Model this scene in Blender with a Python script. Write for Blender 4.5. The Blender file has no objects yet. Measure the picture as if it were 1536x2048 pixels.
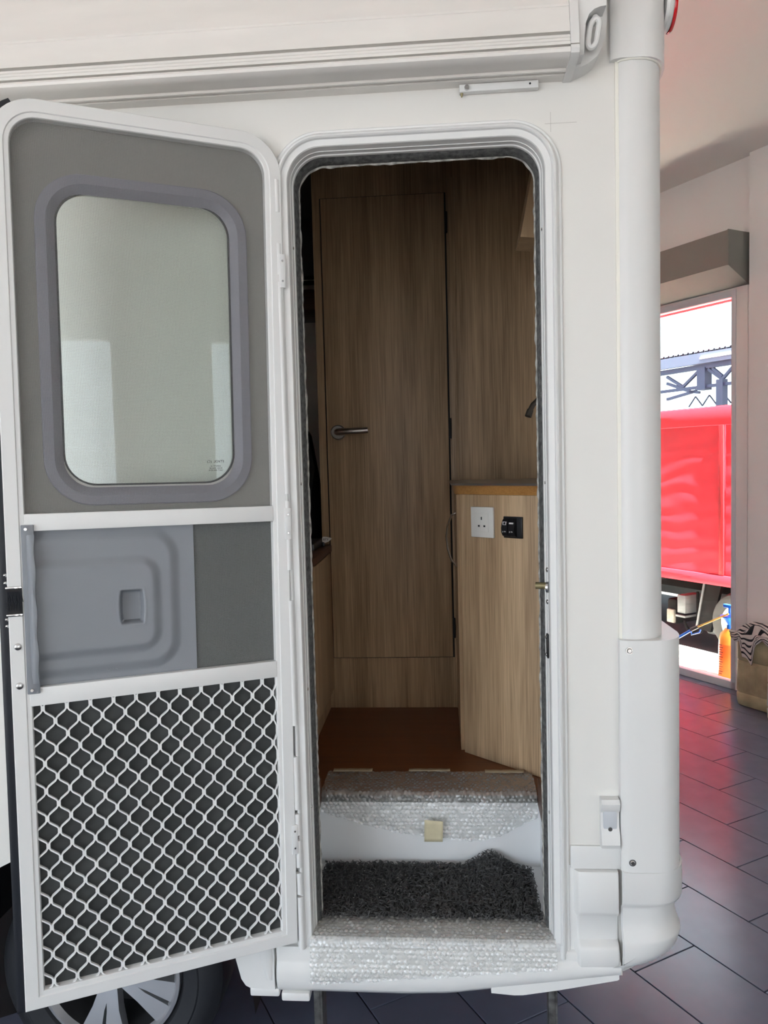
import bpy, bmesh, math, random
from mathutils import Vector, Matrix, noise
from mathutils.geometry import tessellate_polygon
PI = math.pi
R = math.radians
SC = bpy.context.scene
COL = SC.collection

# ------------------------------------------------------------------ camera
def cam_axes(yaw, pitch, roll):
    yaw, pitch, roll = R(yaw), R(pitch), R(roll)
    f = Vector((-math.sin(yaw)*math.cos(pitch), math.cos(yaw)*math.cos(pitch), -math.sin(pitch)))
    r = Vector((math.cos(yaw), math.sin(yaw), 0))
    d = f.cross(r)
    return (math.cos(roll)*r + math.sin(roll)*d, -math.sin(roll)*r + math.cos(roll)*d, f)
CR, CD, CF = cam_axes(4.19, 3.6, 1.5)
CAM = Vector((0, -1.66, 1.56))
cd = bpy.data.cameras.new('camera')
cam = bpy.data.objects.new('camera', cd)
COL.objects.link(cam)
cd.sensor_fit = 'HORIZONTAL'; cd.sensor_width = 36.0; cd.lens = 36.0*1538/1536
cd.clip_start = 0.02; cd.clip_end = 300
m = Matrix.Identity(4)
for i in range(3):
    m[i][0] = CR[i]; m[i][1] = -CD[i]; m[i][2] = -CF[i]; m[i][3] = CAM[i]
cam.matrix_world = m
SC.camera = cam

# ------------------------------------------------------------------ light
w = bpy.data.worlds.new('sky'); SC.world = w; w.use_nodes = True
nt = w.node_tree; nt.nodes.clear()
wo = nt.nodes.new('ShaderNodeOutputWorld'); bg = nt.nodes.new('ShaderNodeBackground')
bg.inputs[0].default_value = (0.76, 0.88, 1.0, 1); bg.inputs[1].default_value = 2.9
nt.links.new(bg.outputs[0], wo.inputs[0])

BA = R(-58.5)                       # the building stands askew to the van: local x = along its window wall
EL = Vector((math.cos(BA), math.sin(BA), 0)); ES = Vector((-math.sin(BA), math.cos(BA), 0))
sl = bpy.data.lights.new('sun', 'SUN'); sun = bpy.data.objects.new('sun', sl); COL.objects.link(sun)
sl.energy = 110.0; sl.angle = R(0.6); sl.color = (1, 0.95, 0.87)
sdir = (EL*math.cos(R(3)) - ES*math.sin(R(3)))*math.cos(R(58)) + Vector((0, 0, math.sin(R(58))))
sun.rotation_euler = sdir.to_track_quat('Z', 'Y').to_euler()
sun.location = sdir*20

def portal(name, s, t, z, sx, sz, ang):
    l = bpy.data.lights.new(name, 'AREA'); l.shape = 'RECTANGLE'; l.size = sx; l.size_y = sz
    l.cycles.is_portal = True
    o = bpy.data.objects.new(name, l); COL.objects.link(o)
    p = EL*s + ES*t; o.location = (p.x, p.y, z)
    o.rotation_euler = (R(90), 0, ang)
T_WALL, T_LEFT, S_FRONT, S_BACK, H_CEIL = 3.479, -5.2, 5.6, -5.6, 3.42
SC.view_settings.view_transform = 'Standard'; SC.view_settings.look = 'None'
SC.view_settings.exposure = 0.90; SC.view_settings.gamma = 1.0
SC.view_settings.use_curve_mapping = False

# ------------------------------------------------------------------ helpers
def wm(o):
    b = Matrix.LocRotScale(o.location, o.rotation_euler, o.scale)
    return (wm(o.parent) @ o.matrix_parent_inverse @ b) if o.parent else b
def rrect(x0, z0, x1, z1, r, seg=10):
    if not isinstance(r, (tuple, list)): r = (r,)*4
    P = []
    for (cx, cz, a0, rr) in ((x0, z0, 180, r[0]), (x1, z0, 270, r[1]), (x1, z1, 0, r[2]), (x0, z1, 90, r[3])):
        ox = cx + (rr if cx == x0 else -rr); oz = cz + (rr if cz == z0 else -rr)
        n = seg if rr > 0.002 else 0
        if n == 0: P.append((cx, cz)); continue
        for k in range(n+1):
            a = R(a0 + 90*k/n); P.append((ox + rr*math.cos(a), oz + rr*math.sin(a)))
    return P
class MB:
    def __init__(s): s.bm = bmesh.new()
    def face(s, vs):
        try: return s.bm.faces.new(vs)
        except ValueError: return None
    def box(s, a, b, bev=0.0, seg=2, M=None):
        x0, y0, z0 = a; x1, y1, z1 = b
        v = [s.bm.verts.new(p) for p in ((x0,y0,z0),(x1,y0,z0),(x1,y1,z0),(x0,y1,z0),(x0,y0,z1),(x1,y0,z1),(x1,y1,z1),(x0,y1,z1))]
        fs = [s.face([v[i] for i in q]) for q in ((0,3,2,1),(4,5,6,7),(0,1,5,4),(1,2,6,5),(2,3,7,6),(3,0,4,7))]
        if bev > 0:
            es = list({e for f in fs for e in f.edges})
            r = bmesh.ops.bevel(s.bm, geom=es, offset=bev, segments=seg, profile=0.5, affect='EDGES')
            v = list({x for f in r['faces'] for x in f.verts} | {x for x in v if x.is_valid})
        if M is not None: bmesh.ops.transform(s.bm, matrix=M, verts=v)
        return s
    def prism(s, poly, h0, h1, ax='xz', holes=()):
        def P(p, h):
            return {'xz': (p[0], h, p[1]), 'xy': (p[0], p[1], h), 'yz': (h, p[0], p[1])}[ax]
        loops = [list(poly)] + [list(h) for h in holes]
        A = []; B = []
        for L in loops:
            a = [s.bm.verts.new(P(p, h0)) for p in L]; b = [s.bm.verts.new(P(p, h1)) for p in L]
            for i in range(len(L)):
                j = (i+1) % len(L); s.face((a[i], a[j], b[j], b[i]))
            A += a; B += b
        if holes:
            for t in tessellate_polygon([[Vector((p[0], p[1], 0)) for p in L] for L in loops]):
                s.face([A[i] for i in t]); s.face([B[i] for i in t])
        else:
            s.face(A); s.face(B[::-1])
        return s
    def loft(s, loops, close=False, cap=False):
        V = [[s.bm.verts.new(p) for p in L] for L in loops]
        n = len(V[0])
        for i in range(len(V)-1):
            for j in range(n if close else n-1):
                k = (j+1) % n; s.face((V[i][j], V[i][k], V[i+1][k], V[i+1][j]))
        if cap: s.face(V[0][::-1]); s.face(V[-1])
        return s
    def sweep(s, path, prof, closed=True, sign=1, endcap=False):
        n = len(path); N = []
        for i in range(n):
            p = Vector(path[i])
            a = Vector(path[i-1]) if (closed or i > 0) else None
            b = Vector(path[(i+1) % n]) if (closed or i < n-1) else None
            d1 = (p-a).normalized() if a is not None else None
            d2 = (b-p).normalized() if b is not None else None
            if d1 is None: d1 = d2
            if d2 is None: d2 = d1
            n1 = Vector((-d1.y, d1.x)); n2 = Vector((-d2.y, d2.x))
            N.append((n1+n2)/max(0.3, 1+n1.dot(n2))*sign)
        V = [[s.bm.verts.new((path[i][0]+N[i].x*o, y, path[i][1]+N[i].y*o)) for (o, y) in prof] for i in range(n)]
        for i in range(n if closed else n-1):
            k = (i+1) % n
            for j in range(len(prof)-1): s.face((V[i][j], V[k][j], V[k][j+1], V[i][j+1]))
        if endcap and not closed: s.face(V[0]); s.face(V[-1][::-1])
        return s
    def tube(s, pts, r, seg=8, caps=True, closed=False, flat=None):
        pts = [Vector(p) for p in pts]; n = len(pts); L = []
        up = None
        for i in range(n):
            a = pts[i-1] if (closed or i > 0) else pts[i]; b = pts[(i+1) % n] if (closed or i < n-1) else pts[i]
            t = (b-a).normalized()
            if flat is not None: u = Vector(flat)
            elif up is None: u = Vector((0,0,1)) if abs(t.z) < 0.9 else Vector((1,0,0))
            else: u = up
            x = t.cross(u)
            x = x.normalized() if x.length > 1e-6 else Vector((1,0,0))
            y = x.cross(t).normalized(); up = y
            rr = r[i] if isinstance(r, (list, tuple)) and flat is None else r
            if flat is not None:
                hx, hy = r; c = ((-hx,-hy),(hx,-hy),(hx,hy),(-hx,hy))
                L.append([s.bm.verts.new(pts[i]+x*q[0]+y*q[1]) for q in c])
            else:
                L.append([s.bm.verts.new(pts[i]+x*rr*math.cos(2*PI*k/seg)+y*rr*math.sin(2*PI*k/seg)) for k in range(seg)])
        m_ = len(L[0])
        for i in range(n if closed else n-1):
            k = (i+1) % n
            for j in range(m_): q = (j+1) % m_; s.face((L[i][j], L[i][q], L[k][q], L[k][j]))
        if caps and not closed: s.face(L[0][::-1]); s.face(L[-1])
        return s
    def cyl(s, p0, p1, r0, r1=None, seg=20):
        return s.tube([p0, p1], [r0, r0 if r1 is None else r1], seg)
    def lathe(s, prof, origin, axis='y', seg=48):
        L = []
        o = Vector(origin)
        for k in range(seg):
            a = 2*PI*k/seg; c, q = math.cos(a), math.sin(a)
            L.append([o + {'y': Vector((r*c, h, r*q)), 'z': Vector((r*c, r*q, h)), 'x': Vector((h, r*c, r*q))}[axis] for (r, h) in prof])
        L.append(L[0])
        s.loft(L); return s
    def ball(s, c, r, sc=(1,1,1), u=12, v=8):
        M = Matrix.Translation(c) @ Matrix.Diagonal((sc[0], sc[1], sc[2], 1))
        bmesh.ops.create_uvsphere(s.bm, u_segments=u, v_segments=v, radius=r, matrix=M); return s
    def build(s, name, mat, parent=None, world=False, smooth=35, weld=True, recalc=True):
        bm = s.bm
        if weld: bmesh.ops.remove_doubles(bm, verts=bm.verts[:], dist=1e-6)
        if recalc: bmesh.ops.recalc_face_normals(bm, faces=bm.faces[:])
        me = bpy.data.meshes.new(name); bm.to_mesh(me); bm.free()
        if smooth:
            me.polygons.foreach_set('use_smooth', [True]*len(me.polygons))
            me.set_sharp_from_angle(angle=R(smooth))
        me.materials.append(mat)
        return link(name, me, parent, world)
def link(name, me, parent=None, world=False):
    o = bpy.data.objects.new(name, me); COL.objects.link(o)
    if parent is not None:
        o.parent = parent
        if world: o.matrix_parent_inverse = wm(parent).inverted()
    return o
def tag(o, label=None, cat=None, group=None, kind=None):
    if label: o['label'] = label
    if cat: o['category'] = cat
    if group: o['group'] = group
    if kind: o['kind'] = kind
    return o
def thing(name, loc, label=None, cat=None, rz=0.0, group=None, kind=None, parent=None):
    o = bpy.data.objects.new(name, None); COL.objects.link(o); o.empty_display_size = 0.1
    o.location = loc; o.rotation_euler = (0, 0, rz)
    return tag(o, label, cat, group, kind)
def text_mesh(name, body, size, mat, parent, M, extrude=0.0003, world=False):
    c = bpy.data.curves.new(name, 'FONT'); c.body = body; c.size = size; c.extrude = extrude; c.resolution_u = 2
    c.align_x = 'CENTER'; c.align_y = 'CENTER'
    t = bpy.data.objects.new(name, c); COL.objects.link(t)
    dg = bpy.context.evaluated_depsgraph_get()
    me = bpy.data.meshes.new_from_object(t.evaluated_get(dg))
    bpy.data.objects.remove(t)
    me.transform(M); me.materials.clear(); me.materials.append(mat)
    return link(name, me, parent, world)

# ------------------------------------------------------------------ materials
def mat(name, col, rough=0.5, metal=0.0, var=0.0, vscale=8.0, bump=0.0, bscale=200.0, spec=0.5, coat=0.0, emit=None, trans=0.0, ior=1.45, stretch=(1,1,1)):
    m = bpy.data.materials.new(name); m.use_nodes = True
    nt = m.node_tree; p = nt.nodes['Principled BSDF']
    p.inputs['Base Color'].default_value = (*col, 1); p.inputs['Roughness'].default_value = rough
    p.inputs['Metallic'].default_value = metal; p.inputs['Specular IOR Level'].default_value = spec
    p.inputs['Coat Weight'].default_value = coat; p.inputs['IOR'].default_value = ior
    p.inputs['Transmission Weight'].default_value = trans
    if emit: p.inputs['Emission Color'].default_value = (*emit[0], 1); p.inputs['Emission Strength'].default_value = emit[1]
    tc = nt.nodes.new('ShaderNodeTexCoord'); mp = nt.nodes.new('ShaderNodeMapping')
    mp.inputs['Scale'].default_value = stretch
    nt.links.new(tc.outputs['Object'], mp.inputs['Vector'])
    if var > 0:
        n = nt.nodes.new('ShaderNodeTexNoise'); n.inputs['Scale'].default_value = vscale; n.inputs['Detail'].default_value = 5
        nt.links.new(mp.outputs[0], n.inputs['Vector'])
        r = nt.nodes.new('ShaderNodeValToRGB'); e = r.color_ramp.elements
        e[0].position = 0.3; e[1].position = 0.7
        e[0].color = (*[c*(1-var) for c in col], 1); e[1].color = (*[min(1, c*(1+var*0.6)) for c in col], 1)
        nt.links.new(n.outputs['Fac'], r.inputs[0]); nt.links.new(r.outputs[0], p.inputs['Base Color'])
    if bump > 0:
        n = nt.nodes.new('ShaderNodeTexNoise'); n.inputs['Scale'].default_value = bscale; n.inputs['Detail'].default_value = 3
        nt.links.new(mp.outputs[0], n.inputs['Vector'])
        b = nt.nodes.new('ShaderNodeBump'); b.inputs['Strength'].default_value = bump; b.inputs['Distance'].default_value = 0.002
        nt.links.new(n.outputs['Fac'], b.inputs['Height']); nt.links.new(b.outputs[0], p.inputs['Normal'])
    return m
def wood(name, dark, light, rough=0.45, scale=1.0, axis='z', fine=1.0):
    m = bpy.data.materials.new(name); m.use_nodes = True
    nt = m.node_tree; p = nt.nodes['Principled BSDF']; p.inputs['Roughness'].default_value = rough
    tc = nt.nodes.new('ShaderNodeTexCoord'); mp = nt.nodes.new('ShaderNodeMapping')
    sc = [22*scale]*3; sc['xyz'.index(axis)] = 0.9*scale
    mp.inputs['Scale'].default_value = sc
    nt.links.new(tc.outputs['Object'], mp.inputs['Vector'])
    n1 = nt.nodes.new('ShaderNodeTexNoise'); n1.inputs['Scale'].default_value = 1.0; n1.inputs['Detail'].default_value = 4; n1.inputs['Distortion'].default_value = 0.6
    mp2 = nt.nodes.new('ShaderNodeMapping'); sc2 = [230*scale]*3; sc2['xyz'.index(axis)] = 5*scale
    mp2.inputs['Scale'].default_value = sc2
    nt.links.new(tc.outputs['Object'], mp2.inputs['Vector'])
    n2 = nt.nodes.new('ShaderNodeTexNoise'); n2.inputs['Scale'].default_value = 1.0; n2.inputs['Detail'].default_value = 3; n2.inputs['Distortion'].default_value = 0.3
    nt.links.new(mp.outputs[0], n1.inputs['Vector']); nt.links.new(mp2.outputs[0], n2.inputs['Vector'])
    mx = nt.nodes.new('ShaderNodeMix'); mx.data_type = 'FLOAT'; mx.inputs[0].default_value = 0.5*fine
    nt.links.new(n1.outputs['Fac'], mx.inputs[2]); nt.links.new(n2.outputs['Fac'], mx.inputs[3])
    r = nt.nodes.new('ShaderNodeValToRGB'); e = r.color_ramp.elements
    e[0].position = 0.36; e[0].color = (*dark, 1); e[1].position = 0.62; e[1].color = (*light, 1)
    nt.links.new(mx.outputs[0], r.inputs[0]); nt.links.new(r.outputs[0], p.inputs['Base Color'])
    b = nt.nodes.new('ShaderNodeBump'); b.inputs['Strength'].default_value = 0.12; b.inputs['Distance'].default_value = 0.001
    nt.links.new(n2.outputs['Fac'], b.inputs['Height']); nt.links.new(b.outputs[0], p.inputs['Normal'])
    return m
def screen_mat(name, col, cover, pitch=0.0016, lines=False):
    """woven insect screen: threads diffuse, holes open"""
    m = bpy.data.materials.new(name); m.use_nodes = True
    nt = m.node_tree; nt.nodes.clear()
    out = nt.nodes.new('ShaderNodeOutputMaterial'); mix = nt.nodes.new('ShaderNodeMixShader')
    tr = nt.nodes.new('ShaderNodeBsdfTransparent'); df = nt.nodes.new('ShaderNodeBsdfDiffuse')
    df.inputs[0].default_value = (*col, 1)
    tc = nt.nodes.new('ShaderNodeTexCoord')
    fac = None
    for ax in ('X', 'Z'):
        wv = nt.nodes.new('ShaderNodeTexWave'); wv.wave_type = 'BANDS'; wv.bands_direction = ax
        wv.inputs['Scale'].default_value = 0.314/pitch; wv.inputs['Distortion'].default_value = 1.0
        wv.inputs['Detail'].default_value = 1.0; wv.inputs['Detail Scale'].default_value = 0.6
        nt.links.new(tc.outputs['Object'], wv.inputs['Vector'])
        if fac is None: fac = wv
        else:
            mm = nt.nodes.new('ShaderNodeMath'); mm.operation = 'MULTIPLY'
            nt.links.new(fac.outputs['Fac'], mm.inputs[0]); nt.links.new(wv.outputs['Fac'], mm.inputs[1])
    rg = nt.nodes.new('ShaderNodeMapRange'); rg.inputs['To Min'].default_value = max(0, cover-0.14); rg.inputs['To Max'].default_value = min(1, cover+0.3)
    nt.links.new(mm.outputs[0], rg.inputs['Value'])
    nt.links.new(rg.outputs[0], mix.inputs[0]); nt.links.new(tr.outputs[0], mix.inputs[1]); nt.links.new(df.outputs[0], mix.inputs[2])
    nt.links.new(mix.outputs[0], out.inputs[0])
    return m
def fresnel(nt, ior=1.5):
    fr = nt.nodes.new('ShaderNodeFresnel'); g = nt.nodes.new('ShaderNodeNewGeometry'); r = nt.nodes.new('ShaderNodeMapRange')
    r.inputs['To Min'].default_value = ior; r.inputs['To Max'].default_value = 1/ior     # same thin sheet from either side
    nt.links.new(g.outputs['Backfacing'], r.inputs['Value']); nt.links.new(r.outputs[0], fr.inputs[0])
    return fr
def film_mat(name, col, alpha, rough=0.1):
    m = bpy.data.materials.new(name); m.use_nodes = True
    nt = m.node_tree; nt.nodes.clear()
    out = nt.nodes.new('ShaderNodeOutputMaterial'); mix = nt.nodes.new('ShaderNodeMixShader'); m2 = nt.nodes.new('ShaderNodeMixShader')
    tr = nt.nodes.new('ShaderNodeBsdfTransparent'); df = nt.nodes.new('ShaderNodeBsdfDiffuse'); gl = nt.nodes.new('ShaderNodeBsdfGlossy')
    tl = nt.nodes.new('ShaderNodeBsdfTranslucent'); m3 = nt.nodes.new('ShaderNodeMixShader'); m3.inputs[0].default_value = 0.35
    df.inputs[0].default_value = (*col, 1); tl.inputs[0].default_value = (*col, 1); gl.inputs['Roughness'].default_value = rough
    fr = fresnel(nt)
    mix.inputs[0].default_value = alpha
    nt.links.new(df.outputs[0], m3.inputs[1]); nt.links.new(tl.outputs[0], m3.inputs[2])
    nt.links.new(tr.outputs[0], mix.inputs[1]); nt.links.new(m3.outputs[0], mix.inputs[2])
    mr = nt.nodes.new('ShaderNodeMath'); mr.operation = 'MULTIPLY'; mr.inputs[1].default_value = 2.6; mr.use_clamp = True
    nt.links.new(fr.outputs[0], mr.inputs[0])
    nt.links.new(mr.outputs[0], m2.inputs[0]); nt.links.new(mix.outputs[0], m2.inputs[1]); nt.links.new(gl.outputs[0], m2.inputs[2])
    nt.links.new(m2.outputs[0], out.inputs[0])
    return m
def pane_mat(name, col=(0.95, 0.98, 0.97)):
    m = bpy.data.materials.new(name); m.use_nodes = True
    nt = m.node_tree; nt.nodes.clear()
    out = nt.nodes.new('ShaderNodeOutputMaterial'); mix = nt.nodes.new('ShaderNodeMixShader')
    tr = nt.nodes.new('ShaderNodeBsdfTransparent'); tr.inputs[0].default_value = (*col, 1)
    gl = nt.nodes.new('ShaderNodeBsdfGlossy'); gl.inputs['Roughness'].default_value = 0.0
    fr = fresnel(nt)
    nt.links.new(fr.outputs[0], mix.inputs[0]); nt.links.new(tr.outputs[0], mix.inputs[1]); nt.links.new(gl.outputs[0], mix.inputs[2])
    nt.links.new(mix.outputs[0], out.inputs[0])
    return m
def stripe_mat(name):
    m = bpy.data.materials.new(name); m.use_nodes = True
    nt = m.node_tree; p = nt.nodes['Principled BSDF']; p.inputs['Roughness'].default_value = 0.9
    a = nt.nodes.new('ShaderNodeAttribute'); a.attribute_name = 'stripe'
    f = nt.nodes.new('ShaderNodeMath'); f.operation = 'FRACT'; nt.links.new(a.outputs['Fac'], f.inputs[0])
    r = nt.nodes.new('ShaderNodeValToRGB'); r.color_ramp.interpolation = 'CONSTANT'
    e = r.color_ramp.elements; e[0].color = (0.012, 0.012, 0.016, 1); e[1].position = 0.36; e[1].color = (0.62, 0.56, 0.53, 1)
    nt.links.new(f.outputs[0], r.inputs[0]); nt.links.new(r.outputs[0], p.inputs['Base Color'])
    return m

WHITE = mat('white_gelcoat', (0.765, 0.75, 0.715), 0.32, var=0.02, vscale=3)
WHITE2 = mat('white_abs_plastic', (0.745, 0.74, 0.725), 0.36)
ALU = mat('white_powder_coat', (0.76, 0.76, 0.75), 0.33)
ALU_D = mat('white_painted_frame', (0.74, 0.74, 0.735), 0.38)
AWN = mat('weathered_white_vinyl', (0.79, 0.765, 0.73), 0.42, var=0.05, vscale=6, stretch=(0.6, 1, 3))
SEALANT = mat('cream_sealant', (0.86, 0.84, 0.76), 0.5, bump=0.2, bscale=120)
FUZZ = mat('dark_grey_fuzzy_seal', (0.12, 0.122, 0.12), 0.95, var=0.6, vscale=90, bump=0.9, bscale=420)
RAWEDGE = mat('rough_whitish_edge', (0.42, 0.41, 0.38), 0.9, var=0.6, vscale=60, bump=0.8, bscale=160)
RUBBER = mat('black_rubber', (0.012, 0.014, 0.020), 0.5)
TYRE = mat('tyre_rubber', (0.016, 0.017, 0.021), 0.55, bump=0.2, bscale=90)
RIM = mat('machined_alloy', (0.62, 0.63, 0.66), 0.28, 0.75)
RIMD = mat('dark_wheel_barrel', (0.03, 0.03, 0.032), 0.5, 0.2)
STEEL = mat('stainless_screw', (0.6, 0.6, 0.6), 0.25, 1.0)
DARK = mat('dark_void_metal', (0.012, 0.012, 0.013), 0.7)
GREYLIN = mat('grey_door_lining', (0.27, 0.262, 0.245), 0.8, bump=0.15, bscale=300)
BEZEL = mat('lavender_grey_plastic', (0.245, 0.24, 0.285), 0.45)
SLIDE = mat('grey_moulded_plastic', (0.225, 0.24, 0.265), 0.48, bump=0.08, bscale=700)
SCREEN = screen_mat('grey_insect_screen', (0.26, 0.26, 0.245), 0.20)
SCREEN2 = screen_mat('dense_grey_screen', (0.17, 0.175, 0.17), 0.72, pitch=0.0019)
GRILLE = mat('white_grille_paint', (0.86, 0.86, 0.85), 0.3)
PANE = pane_mat('window_pane')
PANE_D = pane_mat('door_pane', (0.95, 0.975, 0.95))
PRINT = mat('black_print', (0.01, 0.01, 0.01), 0.6)
PRINTW = mat('white_print', (0.75, 0.75, 0.75), 0.6)
WOOD_A = wood('grey_brown_laminate', (0.25, 0.157, 0.085), (0.50, 0.340, 0.200))
WOOD_E = wood('lit_grey_brown_laminate', (0.32, 0.21, 0.12), (0.62, 0.445, 0.275))  # lighter copy of the cabinet laminate, light on the front panel painted in
WOOD_B = wood('lighter_laminate', (0.36, 0.235, 0.13), (0.50, 0.345, 0.205), fine=0.6)
WOOD_C = wood('honey_wood_edging', (0.32, 0.14, 0.035), (0.46, 0.23, 0.065), axis='x', rough=0.4)
WOOD_F = wood('reddish_floor_wood', (0.12, 0.032, 0.007), (0.175, 0.052, 0.011), axis='x', rough=0.38, scale=0.7)
WOOD_D = wood('dark_brown_wood', (0.07, 0.025, 0.013), (0.12, 0.05, 0.026), axis='x')
LINER = mat('interior_grey_lining', (0.13, 0.12, 0.11), 0.6)
BLIND = mat('charcoal_blind', (0.06, 0.065, 0.075), 0.8)
SATIN = mat('satin_nickel', (0.40, 0.38, 0.36), 0.32, 1.0)
SPOUT = mat('gunmetal_faucet', (0.16, 0.145, 0.13), 0.35, 0.9)
BRASS = mat('dull_brass_pin', (0.26, 0.22, 0.12), 0.5, 0.7)
SOCKET = mat('white_socket_plastic', (0.78, 0.77, 0.73), 0.3)
BLACKP = mat('black_switch_plastic', (0.010, 0.010, 0.012), 0.35)
BUBBLE = film_mat('bubble_wrap_film', (0.86, 0.86, 0.83), 0.32, 0.07)
TAPE = mat('cream_masking_tape', (0.66, 0.59, 0.40), 0.75, var=0.08, vscale=40)
TAPE2 = mat('dull_masking_tape', (0.48, 0.40, 0.28), 0.75, var=0.1, vscale=40)
MATM = mat('charcoal_coil_vinyl', (0.075, 0.075, 0.076), 0.42)
CLOTH = mat('dark_bag_fabric', (0.030, 0.028, 0.030), 0.9, bump=0.5, bscale=80)
TILE = mat('slate_grey_tile', (0.128, 0.142, 0.205), 0.22, var=0.14, vscale=5, bump=0.04, bscale=12, spec=0.65)
GROUT = mat('dark_floor_grout', (0.022, 0.021, 0.024), 0.85)
PLASTER = mat('white_plaster', (0.90, 0.89, 0.86), 0.7, var=0.03, vscale=1.5)
CEILM = mat('white_ceiling', (0.92, 0.875, 0.815), 0.7, var=0.02, vscale=1.0)
SHUT = mat('taupe_shutter_box', (0.235, 0.225, 0.20), 0.55)
FRAMEG = mat('silver_grey_window_frame', (0.68, 0.71, 0.74), 0.4)
TRUCK = mat('red_truck_paint', (0.50, 0.015, 0.03), 0.5, coat=0.0, var=0.05, vscale=2)
TRUCKD = mat('deep_red_strip', (0.30, 0.002, 0.005), 0.5)
CHASSIS = mat('grimy_black_chassis', (0.005, 0.0045, 0.0045), 0.9, var=0.4, vscale=20, spec=0.1)
GREYST = mat('grey_steel_box', (0.07, 0.073, 0.076), 0.6, 0.0, var=0.2, vscale=12)
BEIGEP = mat('dusty_beige_casting', (0.12, 0.108, 0.09), 0.7, var=0.3, vscale=30)
WHEELW = mat('cream_white_wheel_rim', (0.34, 0.32, 0.28), 0.5)
TYRE2 = mat('dusty_truck_tyre', (0.016, 0.015, 0.014), 0.8, var=0.3, vscale=25)
CONC = mat('pale_concrete', (0.62, 0.59, 0.55), 0.85, var=0.12, vscale=2.5)
ROOFM = mat('grey_corrugated_sheet', (0.10, 0.125, 0.18), 0.5, 0.3)
TRUSS = mat('haze_blue_steel', (0.022, 0.033, 0.075), 0.5, 0.0)  # the blue haze over the shed is mixed into the steel colour
PINK = mat('faded_red_canopy', (0.62, 0.16, 0.18), 0.7)
ORANGE = mat('orange_translucent_plastic', (0.95, 0.20, 0.03), 0.3, trans=0.25)
YELLOW = mat('amber_plastic', (0.80, 0.40, 0.05), 0.35, trans=0.2)
BLUE = mat('bright_blue_plastic', (0.01, 0.16, 0.72), 0.35)
HOSE = mat('yellow_tube', (0.72, 0.42, 0.09), 0.5)
CAN = mat('dirty_beige_polythene', (0.40, 0.335, 0.20), 0.5, var=0.28, vscale=9, bump=0.1, bscale=30)
CAN2 = mat('cloudy_white_polythene', (0.55, 0.55, 0.50), 0.45, var=0.12, vscale=9)
STRIPE = stripe_mat('black_white_striped_cotton')
REDLENS = mat('red_lens', (0.55, 0.01, 0.015), 0.15)
CHROME = mat('chrome', (0.75, 0.75, 0.76), 0.12, 1.0)
CARPET = mat('dark_ribbed_screen', (0.045, 0.048, 0.048), 0.8, var=0.25, vscale=14)

# ------------------------------------------------------------------ the garage (local x = s along the window wall, y = t outwards)
def bld(o): o.rotation_euler = (0, 0, BA); return o
def struct(name, mb, m_, label=None, **k):
    return tag(bld(mb.build(name, m_, **k)), kind='structure', label=label)
WS0, WS1, WZ1 = -5.2, -1.985, 2.62          # the window opening in the right wall
fl = struct('floor', MB().box((S_BACK, T_LEFT, -0.12), (S_FRONT, T_WALL, -0.006)), GROUT, 'dark slate tiled garage floor')
TW, TL = 0.258, 0.497
tb = MB(); tb.box((0, 0, -0.010), (TL-0.004, TW-0.004, 0.0), 0.0012, 1)
tile_me = None
ntile = 0
for k in range(-9, 10):
    t0 = 1.063 + TW*k
    if t0 + TW > T_WALL - 0.0: w_ = T_WALL - t0
    else: w_ = TW
    if w_ < 0.03: continue
    off = -0.2446 if k % 2 else -0.4935
    for j in range(-8, 5):
        s0 = off + TL*j
        p = EL*(s0+TL/2) + ES*(t0+TW/2)
        if not (-1.3 < p.x < 2.6 and -0.9 < p.y < 4.6): continue
        if tile_me is None:
            o = tb.build('tile', TILE, fl); tile_me = o.data
        else:
            o = link('tile', tile_me, fl)
        o.location = (s0+0.002, t0+0.002, 0)
        if w_ < TW: o.scale = (1, (w_-0.004)/(TW-0.004), 1)
        ntile += 1
struct('ceiling', MB().box((S_BACK, T_LEFT, H_CEIL), (S_FRONT, T_WALL+0.14, H_CEIL+0.15)), CEILM)
wr = MB().prism([(S_BACK, 0), (S_FRONT, 0), (S_FRONT, H_CEIL), (S_BACK, H_CEIL)], T_WALL, T_WALL+0.14, 'xz',
                holes=[[(WS0, 0.001), (WS1, 0.001), (WS1, WZ1), (WS0, WZ1)]])
wr.box((-1.86, T_WALL-0.045, 0), (2.5, T_WALL, H_CEIL))
struct('wall_right', wr, PLASTER)
struct('wall_back', MB().box((S_BACK-0.15, T_LEFT, 0), (S_BACK, T_WALL+0.14, H_CEIL)), PLASTER)
# front wall with two glazed doorways, left wall with the wide roller-door opening
F1, F2 = (-1.35, -0.80), (0.10, 0.65)
struct('wall_front', MB().prism([(T_LEFT, 0), (T_WALL, 0), (T_WALL, H_CEIL), (T_LEFT, H_CEIL)], S_FRONT, S_FRONT+0.15, 'yz',
       holes=[[(F1[0], 0.001), (F1[1], 0.001), (F1[1], 2.75), (F1[0], 2.75)], [(F2[0], 0.001), (F2[1], 0.001), (F2[1], 2.75), (F2[0], 2.75)]]), PLASTER)
L0, L1, LZ = 0.2, 5.2, 3.0
struct('wall_left', MB().prism([(S_BACK, 0), (S_FRONT, 0), (S_FRONT, H_CEIL), (S_BACK, H_CEIL)], T_LEFT-0.15, T_LEFT, 'xz',
       holes=[[(L0, 0.001), (L1, 0.001), (L1, LZ), (L0, LZ)]]), PLASTER)
portal('portal_left', (L0+L1)/2, T_LEFT-0.02, LZ/2, L1-L0, LZ, BA+PI)
portal('portal_front', S_FRONT+0.02, (F1[0]+F2[1])/2, 1.4, F2[1]-F1[0], 2.75, BA-PI/2)
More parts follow.
